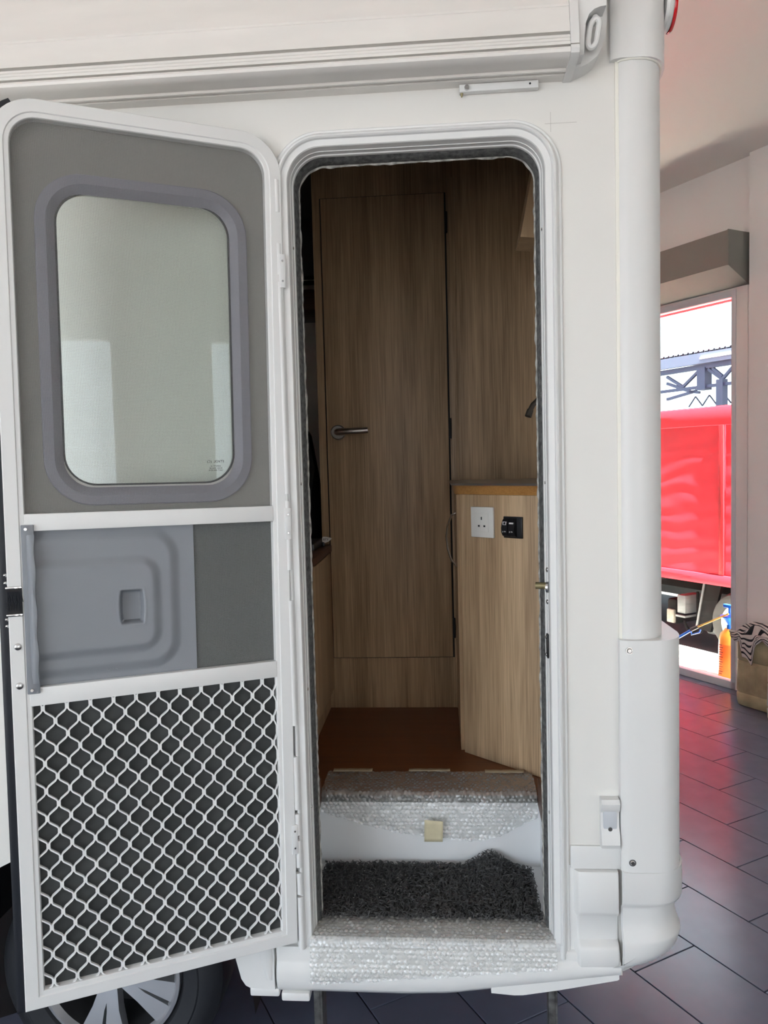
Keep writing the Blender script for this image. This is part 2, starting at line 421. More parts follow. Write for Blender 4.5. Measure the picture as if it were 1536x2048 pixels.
portal('portal_right', (WS0+WS1)/2, T_WALL+0.05, WZ1/2, WS1-WS0, WZ1, BA)
struct('ground', MB().box((-60, -60, -0.5), (60, 60, -0.125)), mat('grey_asphalt', (0.042, 0.042, 0.045), 0.9, var=0.15, vscale=1.5))
# a level concrete apron just outside the window
struct('trim_1', MB().box((-12, T_WALL+0.14, -0.12), (4, T_WALL+0.78, -0.03)), CONC, 'pale concrete apron outside the window')
struct('trim_2', MB().box((-14, T_WALL+0.781, -0.12), (6, T_WALL+14, -0.034)), mat('dark_yard_asphalt', (0.02, 0.019, 0.018), 0.9, var=0.3, vscale=6), 'dark asphalt yard under the truck')

win = tag(bld(bpy.data.objects.new('window_1', None)), kind='structure', label='tall fixed window with silver-grey frame behind the van')
COL.objects.link(win)
MB().box((WS0, T_WALL-0.008, 0.0), (WS1, T_WALL+0.05, 0.05), 0.003).build('sill_rail', FRAMEG, win)
MB().box((WS0, T_WALL-0.006, WZ1-0.045), (WS1, T_WALL+0.05, WZ1), 0.003).build('head_rail', FRAMEG, win)
MB().box((WS1-0.034, T_WALL-0.008, 0.0), (WS1, T_WALL+0.05, WZ1), 0.003).build('jamb', FRAMEG, win)
MB().box((WS0, T_WALL-0.008, 0.0), (WS0+0.034, T_WALL+0.05, WZ1), 0.003).build('jamb', FRAMEG, win)
MB().box((WS1, T_WALL-0.004, 0.0), (WS1+0.085, T_WALL+0.0, WZ1+0.01), 0.002).build('casing', PLASTER, win)
MB().box((WS0+0.034, T_WALL+0.018, 0.05), (WS1-0.034, T_WALL+0.024, WZ1-0.045)).build('pane', PANE, win)

sb = thing('shutter_box', tuple(EL*-3.5+ES*(T_WALL-0.1)+Vector((0, 0, 2.63))), 'taupe metal roller shutter box above the tall window', 'shutter box', BA)
poly = [(T_WALL, 2.945), (T_WALL-0.20, 2.945), (T_WALL-0.20, 2.732), (T_WALL-0.012, 2.632), (T_WALL, 2.632)]
MB().prism(poly, -5.4, -1.893, 'yz').build('housing', SHUT, sb).matrix_parent_inverse = wm(sb).inverted() @ Matrix.Rotation(BA, 4, 'Z')
MB().prism([(T_WALL, 2.948), (T_WALL-0.203, 2.948), (T_WALL-0.203, 2.730), (T_WALL-0.012, 2.628), (T_WALL, 2.628)], -1.893, -1.886, 'yz').build('end_cap', SHUT, sb).matrix_parent_inverse = wm(sb).inverted() @ Matrix.Rotation(BA, 4, 'Z')

def part(mb, name, m_, parent, **k):
    """a part given in building coordinates"""
    o = mb.build(name, m_, parent, **k)
    o.matrix_parent_inverse = wm(parent).inverted() @ Matrix.Rotation(BA, 4, 'Z'); return o
def wl(mb, name, m_, loc_s, label, cat, **k):
    o = mb.build(name, m_); o.rotation_euler = (0, 0, BA); tag(o, label, cat, **k); return o

# ------------------------------------------------------------------ outside the window
TT = 4.276
tk = thing('truck', tuple(EL*-3.0+ES*(TT+0.8)+Vector((0, 0, -0.03))), 'red box truck parked in the sun outside the window', 'truck', BA)
part(MB().box((-6.4, TT, 0.52), (-1.0, TT+1.7, 1.93), 0.01), 'cargo_box', TRUCK, tk)
part(MB().box((-6.4, TT-0.012, 1.795), (-1.0, TT, 1.94), 0.004), 'top_rail', TRUCK, tk)
part(MB().box((-6.4, TT-0.006, 1.925), (-1.0, TT+0.02, 1.945), 0.002), 'roof_trim', TRUCKD, tk)
part(MB().box((-6.4, TT-0.010, 0.52), (-1.0, TT, 0.605), 0.003), 'bottom_rail', TRUCK, tk)
part(MB().box((-2.755, TT-0.016, 0.61), (-2.712, TT, 1.795), 0.003), 'vertical_strip', TRUCKD, tk)
# the panels of thin sheet between the rails ripple slightly
for (a, b) in ((-6.39, -2.765), (-2.70, -1.01)):
    L = []
    nz = 60; nx = 60
    for i in range(nz+1):
        z = 0.607 + (1.793-0.607)*i/nz
        L.append([(a+(b-a)*j/nx, TT-0.003-0.0016*math.sin(z*44+2.2*math.sin((a+(b-a)*j/nx)*3.1)+noise.noise(Vector(((a+(b-a)*j/nx)*4, z*5, 1)))*3), z) for j in range(nx+1)])
    part(MB().loft(L), 'side_panel', TRUCK, tk)
part(MB().box((-6.2, TT+0.45, 0.36), (-1.2, TT+0.62, 0.52), 0.01), 'chassis_rail', CHASSIS, tk)
part(MB().box((-6.2, TT+1.1, 0.30), (-1.2, TT+1.25, 0.52), 0.01), 'chassis_rail', CHASSIS, tk)
part(MB().box((-6.2, TT+1.3, 0.10), (-3.0, TT+1.34, 0.52)), 'rear_valance', GREYST, tk)
part(MB().box((-3.272, TT+0.10, 0.21), (-3.185, TT+0.30, 0.37), 0.008), 'battery_box', GREYST, tk)
part(MB().box((-3.275, TT+0.08, 0.18), (-3.17, TT+0.32, 0.20), 0.004), 'battery_tray', GREYST, tk)
part(MB().box((-3.40, TT+0.12, 0.10), (-3.30, TT+0.40, 0.32), 0.02), 'gearbox', CHASSIS, tk)
part(MB().box((-3.39, TT+0.10, 0.11), (-3.31, TT+0.14, 0.23), 0.01), 'casting', BEIGEP, tk)
for s_ in (-3.14, -3.07):
    part(MB().cyl((s_, TT+0.2, 0.10), (s_, TT+0.2, 0.40), 0.012, seg=8), 'hanger_rod', CHASSIS, tk)
part(MB().tube([(-3.17+0.11*math.cos(a), TT+0.2, 0.13+0.09*math.sin(a)) for a in [PI+PI*k/12 for k in range(13)]], 0.012, 8), 'exhaust_loop', CHASSIS, tk)
part(MB().prism([(-2.98, 0.52), (-2.82, 0.52), (-2.93, 0.10), (-3.07, 0.115)], TT+0.10, TT+0.13, 'xz'), 'mud_flap', CHASSIS, tk)
part(MB().prism([(-2.99, 0.52), (-2.975, 0.52), (-3.055, 0.115), (-3.072, 0.115)], TT+0.09, TT+0.10, 'xz'), 'flap_edge', GREYST, tk)
part(MB().cyl((-3.05, TT+0.24, 0.085), (-2.80, TT+0.24, 0.085), 0.035, seg=16), 'silencer', GREYST, tk)
TWZ = 0.222
def truck_wheel(s0):
    e = part(MB().lathe([(0.155, 0.0), (0.20, -0.012), (0.235, -0.006), (0.252, 0.03), (0.252, 0.14), (0.235, 0.17), (0.155, 0.17)], (s0, TT+0.06, TWZ)), 'tyre', TYRE2, tk)
    r_ = part(MB().lathe([(0.155, 0.005), (0.150, -0.008), (0.140, -0.008), (0.134, 0.02), (0.125, 0.05), (0.085, 0.03), (0.06, 0.03), (0.055, -0.01), (0.0, -0.01)], (s0, TT+0.06, TWZ), seg=40), 'wheel_rim', WHEELW, e, )
    r_.matrix_parent_inverse = Matrix.Identity(4)
    for q in range(6):
        a = q*PI/3+0.3
        b = part(MB().cyl((s0+0.042*math.cos(a), TT+0.045, TWZ+0.042*math.sin(a)), (s0+0.042*math.cos(a), TT+0.07, TWZ+0.042*math.sin(a)), 0.007, seg=6), 'wheel_nut', GREYST, e)
        b.matrix_parent_inverse = Matrix.Identity(4)
truck_wheel(-2.635); truck_wheel(-5.4)

# open-sided shed with a steel truss roof, far behind the truck
TS = 8.3
sh = thing('shed', tuple(EL*-6.5+ES*(TS+1)+Vector((0, 0, -0.12))), 'open steel shed with corrugated roof behind the red truck', 'shed', BA)
def corr(s0, s1, t0, z0, t1, z1, p=0.09, a=0.018):
    n = int((s1-s0)/p*6); L0_ = []; L1_ = []
    for i in range(n+1):
        s_ = s0+(s1-s0)*i/n; d = a*(1 if (i % 6) in (0, 1) else 0)
        L0_.append((s_, t0, z0+d)); L1_.append((s_, t1, z1+d))
    return MB().loft([L0_, L1_, [(x, y, z-0.02) for x, y, z in L1_], [(x, y, z-0.02) for x, y, z in L0_]])
part(corr(-10, -3.5, TS, 3.04, TS+5, 3.55), 'roof_sheet', ROOFM, sh)
part(MB().box((-10, TS, 2.87), (-3.5, TS+0.06, 3.02)), 'eave_gutter', ROOFM, sh)
part(MB().box((-6.35, TS-0.02, 2.93), (-3.5, TS, 2.955)), 'gutter_strip', mat('white_strip', (0.8, 0.8, 0.82), 0.4), sh)
part(corr(-10, -3.5, TS+2.5, 2.36, TS+6, 2.62), 'lean_to_roof', mat('weathered_grey_sheet', (0.12, 0.125, 0.14), 0.6), sh)
def bar(a, b, r=0.03, name='truss_bar', t=TS+0.1):
    part(MB().tube([(a[0], t, a[1]), (b[0], t, b[1])], (r, r), flat=(0, 1, 0)), name, TRUSS, sh)
bar((-10, 2.80), (-3.5, 2.86), 0.035, 'top_chord'); bar((-10, 2.53), (-3.5, 2.56), 0.022, 'bottom_chord')
for a, b in (((-7.05, 2.76), (-6.75, 2.58)), ((-6.75, 2.58), (-6.45, 2.79)), ((-7.05, 2.66), (-6.62, 2.50)), ((-6.30, 2.79), (-6.06, 2.62)),
             ((-6.06, 2.62), (-5.82, 2.83)), ((-6.22, 2.79), (-6.06, 2.66)), ((-5.82, 2.83), (-5.55, 2.6)), ((-6.62, 2.50), (-6.45, 2.47)), ((-7.05, 2.42), (-6.5, 2.50))):
    bar(a, b, 0.02)
part(MB().box((-6.46, TS+0.05, 2.50), (-6.32, TS+0.2, 2.82)), 'gusset_post', TRUSS, sh)
for i in range(9):
    s_ = -7.6+0.27*i
    bar((s_, 2.36), (s_+0.135, 2.52), 0.009, t=TS+1.2); bar((s_+0.135, 2.52), (s_+0.27, 2.36), 0.009, t=TS+1.2)
part(MB().box((-6.13, TS+0.05, -0.12), (-6.02, TS+0.16, 2.62)), 'column', TRUSS, sh)
part(MB().box((-9.2, TS+0.05, -0.12), (-9.1, TS+0.16, 2.62)), 'column', TRUSS, sh)
for z in (2.30, 2.40, 2.20):
    part(MB().box((-10, TS+2.4, z-0.012), (-3.5, TS+2.45, z+0.012)), 'purlin', TRUSS, sh)

cn = thing('canopy_valance', tuple(EL*-3.4+ES*(T_WALL+0.35)+Vector((0, 0, 2.62))), 'faded red canopy edge hanging outside the window top', 'canopy', BA)
part(MB().box((-5.4, T_WALL+0.33, 2.625), (-1.6, T_WALL+0.345, 2.80), 0.002), 'valance', PINK, cn)
part(MB().box((-5.4, T_WALL+0.14, 2.78), (-1.6, T_WALL+0.36, 2.80), 0.002), 'canopy_top', PINK, cn)

# pressure sprayer standing outside against the frame
sp0 = EL*-2.22 + ES*(T_WALL+0.24)
sp = thing('pressure_sprayer', (sp0.x, sp0.y, -0.03), 'orange pressure sprayer with blue pump head behind the glass', 'sprayer', BA)
MB().lathe([(0, 0), (0.062, 0), (0.074, 0.012), (0.076, 0.06), (0.074, 0.265)], (0, 0, 0), 'z', 32).build('tank', ORANGE, sp)
MB().lathe([(0.074, 0.265), (0.072, 0.30), (0.062, 0.335), (0.040, 0.36), (0.030, 0.372)], (0, 0, 0), 'z', 32).build('tank_shoulder', YELLOW, sp)
MB().lathe([(0.022, 0.368), (0.022, 0.40), (0.050, 0.435), (0.066, 0.455), (0.064, 0.462), (0, 0.462)], (0, 0, 0), 'z', 28).build('pump_funnel', BLUE, sp)
MB().cyl((0, 0, 0.46), (0, 0, 0.53), 0.012, seg=12).box((-0.05, -0.012, 0.515), (0.05, 0.012, 0.54), 0.006).build('pump_handle', BLUE, sp)
for i in range(13):
    MB().box((-0.030, -0.0775, 0.055+0.017*i), (-0.006+0.008*(i % 2), -0.0745, 0.060+0.017*i)).build('scale_mark', mat('dark_mark', (0.25, 0.08, 0.03), 0.6) if i == 0 else bpy.data.materials['dark_mark'], sp)
wd = thing('spray_wand', tuple(EL*-2.45+ES*(T_WALL+0.16)+Vector((0, 0, 0.21))), 'blue and yellow spray wand hooked across the window', 'spray wand', BA)
W0, W1, W2 = Vector((-2.611, T_WALL+0.161, 0.209)), Vector((-2.46, T_WALL+0.163, 0.309)), Vector((-2.185, T_WALL+0.181, 0.457))
part(MB().tube([W0, W1], [0.010, 0.010], 12), 'grip', BLUE, wd)
part(MB().tube([W1-(W2-W1)*0.10, W1+(W2-W1)*0.12], [0.014, 0.012], 12), 'valve', GREYST, wd)
part(MB().tube([W1+(W2-W1)*0.08, W2], [0.0065, 0.0065], 10), 'lance', HOSE, wd)
part(MB().tube([W1+Vector((-0.03, 0, -0.018)), W1+Vector((-0.025, 0, -0.05)), W1+Vector((0.045, 0, -0.022)), W1+Vector((0.055, 0, 0.0))], 0.006, 8), 'trigger', BLUE, wd)
ho = MB().tube([(-2.75, T_WALL+0.85, -0.02), (-2.62, T_WALL+0.72, -0.02), (-2.50, T_WALL+0.55, -0.02), (-2.34, T_WALL+0.47, -0.02), (-2.15, T_WALL+0.44, -0.02), (-1.6, T_WALL+0.36, -0.02)], 0.008, 8)
wl(ho, 'garden_hose', RUBBER, -2.3, 'thin black hose lying on the sunlit concrete outside', 'hose')

# ------------------------------------------------------------------ jerrycans and cloth inside, by the window
def jerrycan(name, label, s0, t0, wx, wy, h, m_, group):
    p = EL*s0 + ES*t0
    e = thing(name, (p.x, p.y, 0), label, 'jerrycan', BA, group)
    L = []
    prof = [(0.0, -0.018), (0.006, -0.006), (0.03, 0.0), (0.075, 0.002), (0.085, -0.003), (0.10, 0.002), (h*0.62, 0.0), (h*0.64, -0.005), (h*0.66, 0.0), (h*0.90, -0.001), (h*0.95, -0.012), (h*0.985, -0.035), (h, -0.06)]
    for (z, o) in prof:
        L.append([(x, y, z) for x, y in rrect(-wx/2-o, -wy/2-o, wx/2+o, wy/2+o, max(0.02, 0.045+o*0.3), 6)])
    mb = MB().loft(L, close=True, cap=True)
    mb.build('body', m_, e)
    MB().cyl((wx*0.28, 0, h-0.01), (wx*0.28, 0, h+0.03), 0.025, seg=16).build('cap', m_, e)
    MB().tube([(-wx*0.3, 0, h-0.02), (-wx*0.28, 0, h+0.03), (-wx*0.05, 0, h+0.04), (wx*0.08, 0, h+0.03), (wx*0.1, 0, h-0.02)], 0.013, 10).build('carry_handle', m_, e)
    MB().box((-wx/2-0.004, -wy*0.33, h*0.66), (-wx/2+0.002, wy*0.33, h*0.90), 0.002).build('label_recess', m_, e)
    for q in (-0.3, 0.0, 0.3):
        MB().box((wx*q-0.02, -wy/2-0.003, 0.10), (wx*q+0.02, -wy/2+0.004, h*0.60), 0.003).build('rib', m_, e)
    return e
jerrycan('jerrycan', 'grimy beige jerrycan under the striped cloth by window', -1.665, 3.325, 0.27, 0.20, 0.45, CAN, 'jerrycans')
jerrycan('jerrycan', 'cloudy white jerrycan at the right edge of the picture', -1.37, 3.20, 0.24, 0.22, 0.36, CAN2, 'jerrycans')
# striped cloth draped over the beige can
bm = bmesh.new(); st = []
NU, NV = 44, 60
def cloth_pt(u, v):
    # u across (0..1), v along from behind the top over the front-left edge and down (0..1)
    s_ = -1.815 + 0.30*u; wob = noise.noise(Vector((u*5, v*7, 3)))
    if v < 0.55:
        t_ = 3.425 - 0.212*v/0.55; z = 0.468 + 0.022*math.sin(u*9+v*5) + 0.018*wob + 0.035*math.exp(-((u-0.55)/0.25)**2)
    else:
        q = (v-0.55)/0.45
        ln = 0.045 + 0.125*max(0, min(1, (0.20-abs(u-0.42))/0.07)) + 0.02*math.sin(u*14)
        t_ = 3.213 - 0.006 - 0.012*math.sin(q*3) - 0.008*wob
        z = 0.468 + 0.01*wob - q*ln
        s_ += 0.04*q*(0.5-u)
    s_ += 0.012*noise.noise(Vector((u*6, v*6, 9)))
    if v < 0.55 and u < 0.08: z -= 0.05*(0.08-u)/0.08
    return (s_, t_, z)
V = []
for i in range(NV+1):
    row = []
    for j in range(NU+1):
        u, v = j/NU, i/NV
        row.append(bm.verts.new(cloth_pt(u, v)))
        st.append(v*11.0 + u*3.0 + 0.9*noise.noise(Vector((u*3, v*3, 5))))
    V.append(row)
for i in range(NV):
    for j in range(NU): bm.faces.new((V[i][j], V[i][j+1], V[i+1][j+1], V[i+1][j]))
bm.verts.index_update()
me = bpy.data.meshes.new('striped_cloth'); bm.to_mesh(me); bm.free()
at_ = me.attributes.new('stripe', 'FLOAT', 'POINT'); at_.data.foreach_set('value', st)
me.polygons.foreach_set('use_smooth', [True]*len(me.polygons)); me.materials.append(STRIPE)
o = link('striped_cloth', me); o.rotation_euler = (0, 0, BA); tag(o, 'black and white striped cloth draped over the beige jerrycan', 'cloth')
sm = o.modifiers.new('thickness', 'SOLIDIFY'); sm.thickness = 0.003

# ------------------------------------------------------------------ the camper van
van = thing('camper_van', (-0.9, 0.9, 0.0), 'white camper van with its entry door swung open', 'camper van')
def vp(mb, name, m_, parent=None, **k): return mb.build(name, m_, parent or van, world=True, **k)
XR = 0.379
arch = []
acx, acz, ar = -0.86, 0.29, 0.40
for k in range(25):
    a = PI - PI*k/24
    arch.append((acx+ar*math.cos(a), max(0.42, acz+ar*math.sin(a))))
outer = [(-2.4, 0.42)] + arch + [(XR, 0.42), (XR, 2.62), (-2.4, 2.62)]
DX0, DX1, DZ0, DZ1 = -0.343, 0.265, 0.476, 2.264
hole = rrect(DX0+0.03, DZ0, DX1-0.03, DZ1-0.03, (0, 0, 0.085, 0.085))
vp(MB().prism(outer, 0.0, 0.028, 'xz', holes=[hole]), 'side_wall', WHITE)
sh_ = MB()
sh_.box((0.44, 0.03, 0.45), (0.465, 1.75, 2.66)).prism([(-2.4, 0.45), (0.465, 0.45), (0.465, 2.66), (-2.4, 2.66)], 1.70, 1.75, 'xz', holes=[rrect(-1.75, 1.45, -0.85, 2.15, 0.08)]).prism([(0.0, 0.45), (1.75, 0.45), (1.75, 2.66), (0.0, 2.66)], -2.42, -2.40, 'yz', holes=[rrect(0.25, 1.25, 1.5, 2.3, 0.1)])
sh_.box((-2.42, 0.0, 2.62), (0.465, 1.75, 2.66))
vp(sh_, 'body_shell', WHITE)
vp(MB().box((-2.415, 0.2, 1.2), (-2.41, 1.55, 2.35)), 'windscreen', PANE)
vp(MB().box((-2.4, 0.35, 0.60), (0.44, 1.70, 0.665)).box((-0.40, 0.03, 0.44), (0.44, 0.35, 0.475)), 'underfloor', DARK)
# wheel housing
L = [[(acx+(ar+0.01)*math.cos(a), y, max(0.30, acz+(ar+0.01)*math.sin(a))) for a in [PI*k/24 for k in range(25)]] for y in (0.01, 0.55)]
vp(MB().loft(L).box((acx-ar, 0.55, 0.25), (acx+ar, 0.56, 0.75)), 'wheel_housing', DARK)

# wheel
def wheel(cx, y0, cz):
    ty = vp(MB().lathe([(0.178, 0.02), (0.195, -0.004), (0.232, -0.014), (0.236, -0.011), (0.240, -0.012), (0.268, -0.002), (0.287, 0.02), (0.290, 0.05), (0.290, 0.14), (0.27, 0.18), (0.178, 0.17)], (cx, y0, cz), seg=72), 'wheel_tyre', TYRE)
    vp(MB().lathe([(0.184, 0.012), (0.184, -0.004), (0.176, -0.006), (0.170, 0.004), (0.166, 0.010)], (cx, y0, cz), seg=72), 'rim_lip', RIM, ty)
    vp(MB().lathe([(0.168, 0.008), (0.158, 0.05), (0.152, 0.12), (0.0, 0.12)], (cx, y0, cz), seg=48), 'rim_barrel', RIMD, ty)
    vp(MB().lathe([(0.0, 0.004), (0.034, 0.004), (0.042, 0.010), (0.048, 0.030)], (cx, y0, cz), seg=32), 'hub_cap', RIM, ty)
    for k in range(10):
        a = 2*PI*k/10 + R(-90+9) + (R(7) if k % 2 else R(-7))
        c, s_ = math.cos(a), math.sin(a)
        def P(r, q, y): return (cx+r*c-q*s_, y0+y, cz+r*s_+q*c)
        w0, w1 = 0.014, 0.027
        vp(MB().loft([[P(0.036, -w0, 0.008), P(0.036, w0, 0.008), P(0.036, w0, 0.04), P(0.036, -w0, 0.04)],
                      [P(0.10, -0.016, 0.004), P(0.10, 0.016, 0.004), P(0.10, 0.016, 0.035), P(0.10, -0.016, 0.035)],
                      [P(0.170, -w1, 0.004), P(0.170, w1, 0.004), P(0.170, w1, 0.03), P(0.170, -w1, 0.03)]], close=True, cap=True), 'spoke', RIM, ty)
wheel(acx, 0.15, 0.29)

# pillar at the rear corner
def plan(off, x0, xr, y1=0.12):
    return [(x0, 0.0), (x0, -0.004-off), (x0+0.006, -0.010-off), (x0+0.02, -0.014-off), (xr-0.062, -0.0135-off), (xr-0.047, -0.0105-off), (xr-0.033, -0.003-off),
            (xr-0.021, 0.008-off), (xr-0.011, 0.024-off), (xr-0.004, 0.044-off), (xr, 0.070-off), (xr, y1)]
def column(pts, zs):
    return MB().loft([[(x, y, z) for x, y in pts] + [(pts[-1][0]-0.02, pts[-1][1], z), (pts[0][0], 0.02, z)] for z in zs], close=True, cap=True)
vp(column(plan(0.0, XR+0.003, 0.482), (1.165, 1.6, 2.0, 2.372)), 'corner_pillar', WHITE2)
vp(column(plan(0.006, 0.365, 0.490), (2.366, 2.40, 2.70)), 'roof_corner_cap', WHITE2)
vp(MB().box((XR-0.004, -0.0045, 0.66), (XR+0.005, 0.003, 2.368), 0.0018), 'sealant_bead', SEALANT)
rim_p = plan(0.0012, XR+0.002, 0.4835)
vp(MB().tube([(x, y, 2.366) for x, y in rim_p[1:]], 0.003, 6), 'sealant_bead', SEALANT)
pc = vp(column(plan(0.012, 0.374, 0.516, 0.2), (0.668, 0.675, 1.166, 1.173)), 'pillar_cover', WHITE2)
for (x, z) in ((0.392, 1.152), (0.396, 0.690)):
    vp(MB().cyl((x, -0.0265, z), (x, -0.029, z), 0.006, 0.004, 12).cyl((x, -0.020, z), (x, -0.0268, z), 0.0085, 0.0075, 14), 'screw', STEEL, pc)

def rplan(out, xr, r, x0=0.3745, n=10):
    P = [(x0, -out+0.006), (x0+0.003, -out)]
    for k in range(n+1):
        a = -PI/2 + PI/2*k/n
        P.append((xr-r+r*math.cos(a), r-out+r*math.sin(a)))
    P.append((xr, 0.30)); return P
lev = [(0.669, 0.022, 0.516, 0.075), (0.667, 0.026, 0.520, 0.08), (0.600, 0.027, 0.520, 0.08), (0.592, 0.024, 0.518, 0.08), (0.584, 0.014, 0.510, 0.085), (0.580, 0.013, 0.509, 0.085), (0.548, 0.013, 0.509, 0.085), (0.530, 0.016, 0.514, 0.09),
       (0.514, 0.026, 0.520, 0.095), (0.507, 0.028, 0.521, 0.10), (0.480, 0.028, 0.518, 0.115), (0.460, 0.025, 0.510, 0.135), (0.446, 0.018, 0.496, 0.15), (0.436, 0.008, 0.472, 0.17), (0.434, -0.01, 0.46, 0.18)]
vp(MB().loft([[(x, y, z) for x, y in rplan(o_, xr, r_)] for z, o_, xr, r_ in lev]), 'bumper_corner', WHITE2, smooth=38)
vp(MB().loft([[(x, y, z) for x, y in rplan(o_, xr, r_, 0.371)] for z, o_, xr, r_ in ((0.440, 0.004, 0.470, 0.15), (0.424, 0.006, 0.468, 0.15), (0.420, 0.0, 0.46, 0.15), (0.420, -0.05, 0.42, 0.1))]), 'bumper_lip', WHITE2, smooth=50)
# bumper panel left of the dark gap
pf = [(0.0, 0.664), (0.020, 0.662), (0.024, 0.656), (0.025, 0.575), (0.021, 0.566), (0.010, 0.556), (0.010, 0.505), (0.023, 0.496), (0.027, 0.488), (0.026, 0.452), (0.018, 0.438), (0.0, 0.434)]
def bandx(xs, scale=lambda x: 1.0):
    return [[(x, 0.006-o_*scale(x), z) for o_, z in pf] for x in xs]
vp(MB().loft(bandx((0.274, 0.281, 0.287, 0.364, 0.3685), lambda x: {0.274: 0.25, 0.281: 0.85, 0.287: 1.0, 0.364: 1.0, 0.3685: 0.9}[x]), cap=False), 'bumper_panel', WHITE2, smooth=50)
vp(MB().box((0.255, -0.002, 0.425), (0.369, 0.0, 0.672), 0.002).box((0.268, -0.006, 0.664), (0.378, 0.0, 0.716), 0.003), 'bumper_backing', WHITE2)
# sill skirt below the door
def zb(x): 
    t = [(-0.392, 0.368), (-0.1, 0.366), (0.0, 0.370), (0.10, 0.384), (0.2, 0.398), (0.372, 0.424)]
    for (a, za), (b, zb_) in zip(t, t[1:]):
        if x <= b: return za + (zb_-za)*max(0, (x-a)/(b-a))
    return t[-1][1]
sk = [(-0.006, 1.0), (0.010, 0.985), (0.013, 0.90), (0.011, 0.72), (0.013, 0.66), (0.019, 0.55), (0.021, 0.35), (0.017, 0.16), (0.006, 0.04), (-0.03, 0.0), (-0.10, 0.02)]
xs = [-0.3915, -0.389, -0.385] + [-0.37+0.02*i for i in range(38)] + [0.372]
vp(MB().loft([[(x, -o_+(0.004 if x < -0.39 else 0), zb(x)+(0.479-zb(x))*f) for o_, f in sk] for x in xs]), 'sill_skirt', WHITE2, smooth=60)
vp(MB().loft([[(x, y, zb(x)+dz) for y, dz in ((0.0, 0.016), (-0.012, 0.013), (-0.0135, -d), (-0.004, -d-0.003), (0.05, -d))] for x, d in ((0.09, 0.001), (0.14, 0.012), (0.16, 0.014), (0.24, 0.012), (0.365, 0.006), (0.369, 0.004))]), 'skirt_lip', WHITE2, smooth=50)
# narrow end of the skirt by the wheel
po = [(-0.505, 0.53), (-0.395, 0.53), (-0.395, 0.376), (-0.452, 0.378), (-0.464, 0.384), (-0.474, 0.400)]
vp(MB().loft([[(x, y, z) for (x, z) in [((px+0.44)*k-0.44, (pz-0.45)*k+0.45) for px, pz in po]] for y, k in ((0.03, 1.0), (-0.008, 1.0), (-0.014, 0.97))], close=True, cap=True), 'skirt_end', WHITE2, smooth=50)
vp(MB().loft([[(-0.435, -0.0145, 0.53), (-0.422, -0.020, 0.53), (-0.407, -0.021, 0.53), (-0.399, -0.0145, 0.53)], [(-0.428, -0.0145, 0.45), (-0.418, -0.020, 0.45), (-0.407, -0.0205, 0.45), (-0.399, -0.0145, 0.45)], [(-0.414, -0.0145, 0.40), (-0.410, -0.0155, 0.40), (-0.406, -0.0155, 0.40), (-0.402, -0.0145, 0.40)]]), 'skirt_crease', WHITE2)
vp(MB().box((-0.455, -0.012, 0.359), (-0.387, 0.03, 0.379), 0.004), 'skirt_tab', WHITE2)
vp(MB().box((-0.382, -0.016, 0.352), (-0.317, 0.03, 0.372), 0.004), 'skirt_tab', WHITE2)
for (x, n_) in ((-0.318, 0), (0.242, 1)):
    vp(MB().box((x-0.012, 0.10, 0.02), (x+0.004, 0.13, 0.48), 0.002).box((x+0.004, 0.10, 0.02), (x+0.009, 0.16, 0.48), 0.001), 'step_leg', mat('worn_galvanised_leg%d' % n_, (0.16, 0.155, 0.15), 0.5, 0.6, var=0.6, vscale=50), None)

# door catch on the wall
ct = vp(MB().prism([(-0.0, 0.716), (-0.020, 0.718), (-0.026, 0.728), (-0.022, 0.750), (-0.014, 0.765), (-0.013, 0.795), (-0.022, 0.803), (-0.026, 0.818), (-0.020, 0.826), (0.0, 0.826)], 0.332, 0.371, 'yz'), 'door_catch', WHITE2)
vp(MB().box((0.337, -0.0165, 0.757), (0.366, -0.012, 0.800), 0.002), 'catch_plate', mat('cool_grey_plastic', (0.55, 0.57, 0.60), 0.4), ct)
vp(MB().box((0.336, -0.0205, 0.748), (0.366, -0.012, 0.7505)), 'catch_slot', DARK, ct)
vp(MB().cyl((0.351, -0.012, 0.760), (0.351, -0.019, 0.760), 0.0055, 0.0045, 12), 'screw', STEEL, ct)

# marker lamp on the rear
ml = vp(MB().lathe([(0.0, 0.486), (0.052, 0.486), (0.054, 0.492), (0.050, 0.501), (0.046, 0.504)], (0, 0.065, 2.505), 'x', 28), 'marker_lamp', WHITE2)
vp(MB().lathe([(0.045, 0.503), (0.046, 0.506), (0.044, 0.510), (0.030, 0.514), (0.0, 0.515)], (0, 0.065, 2.500), 'x', 28), 'lens', REDLENS, ml)

# ------------------------------------------------------------------ door frame round the opening
path = [(DX1, DZ0), (DX1, DZ1-0.105)] + [(DX1-0.105+0.105*math.cos(R(a)), DZ1-0.105+0.105*math.sin(R(a))) for a in range(6, 90, 6)] + \
       [(DX1-0.105, DZ1), (DX0+0.105, DZ1)] + [(DX0+0.105+0.105*math.cos(R(a)), DZ1-0.105+0.105*math.sin(R(a))) for a in range(96, 180, 6)] + [(DX0, DZ1-0.105), (DX0, DZ0)]
prof = [(0.0, 0.001), (0.0, -0.004), (0.002, -0.0055), (0.0045, -0.0045), (0.0055, -0.0045), (0.009, -0.011), (0.013, -0.0165), (0.017, -0.018), (0.0195, -0.0155), (0.021, -0.010),
        (0.0225, -0.0095), (0.033, -0.0085), (0.0345, -0.006), (0.036, 0.010), (0.0362, 0.0115), (0.0375, 0.012), (0.0378, 0.026), (0.040, 0.0275), (0.0405, 0.0345), (0.0395, 0.036)]
df_ = vp(MB().sweep(path, prof, closed=False), 'door_frame', ALU, smooth=25)
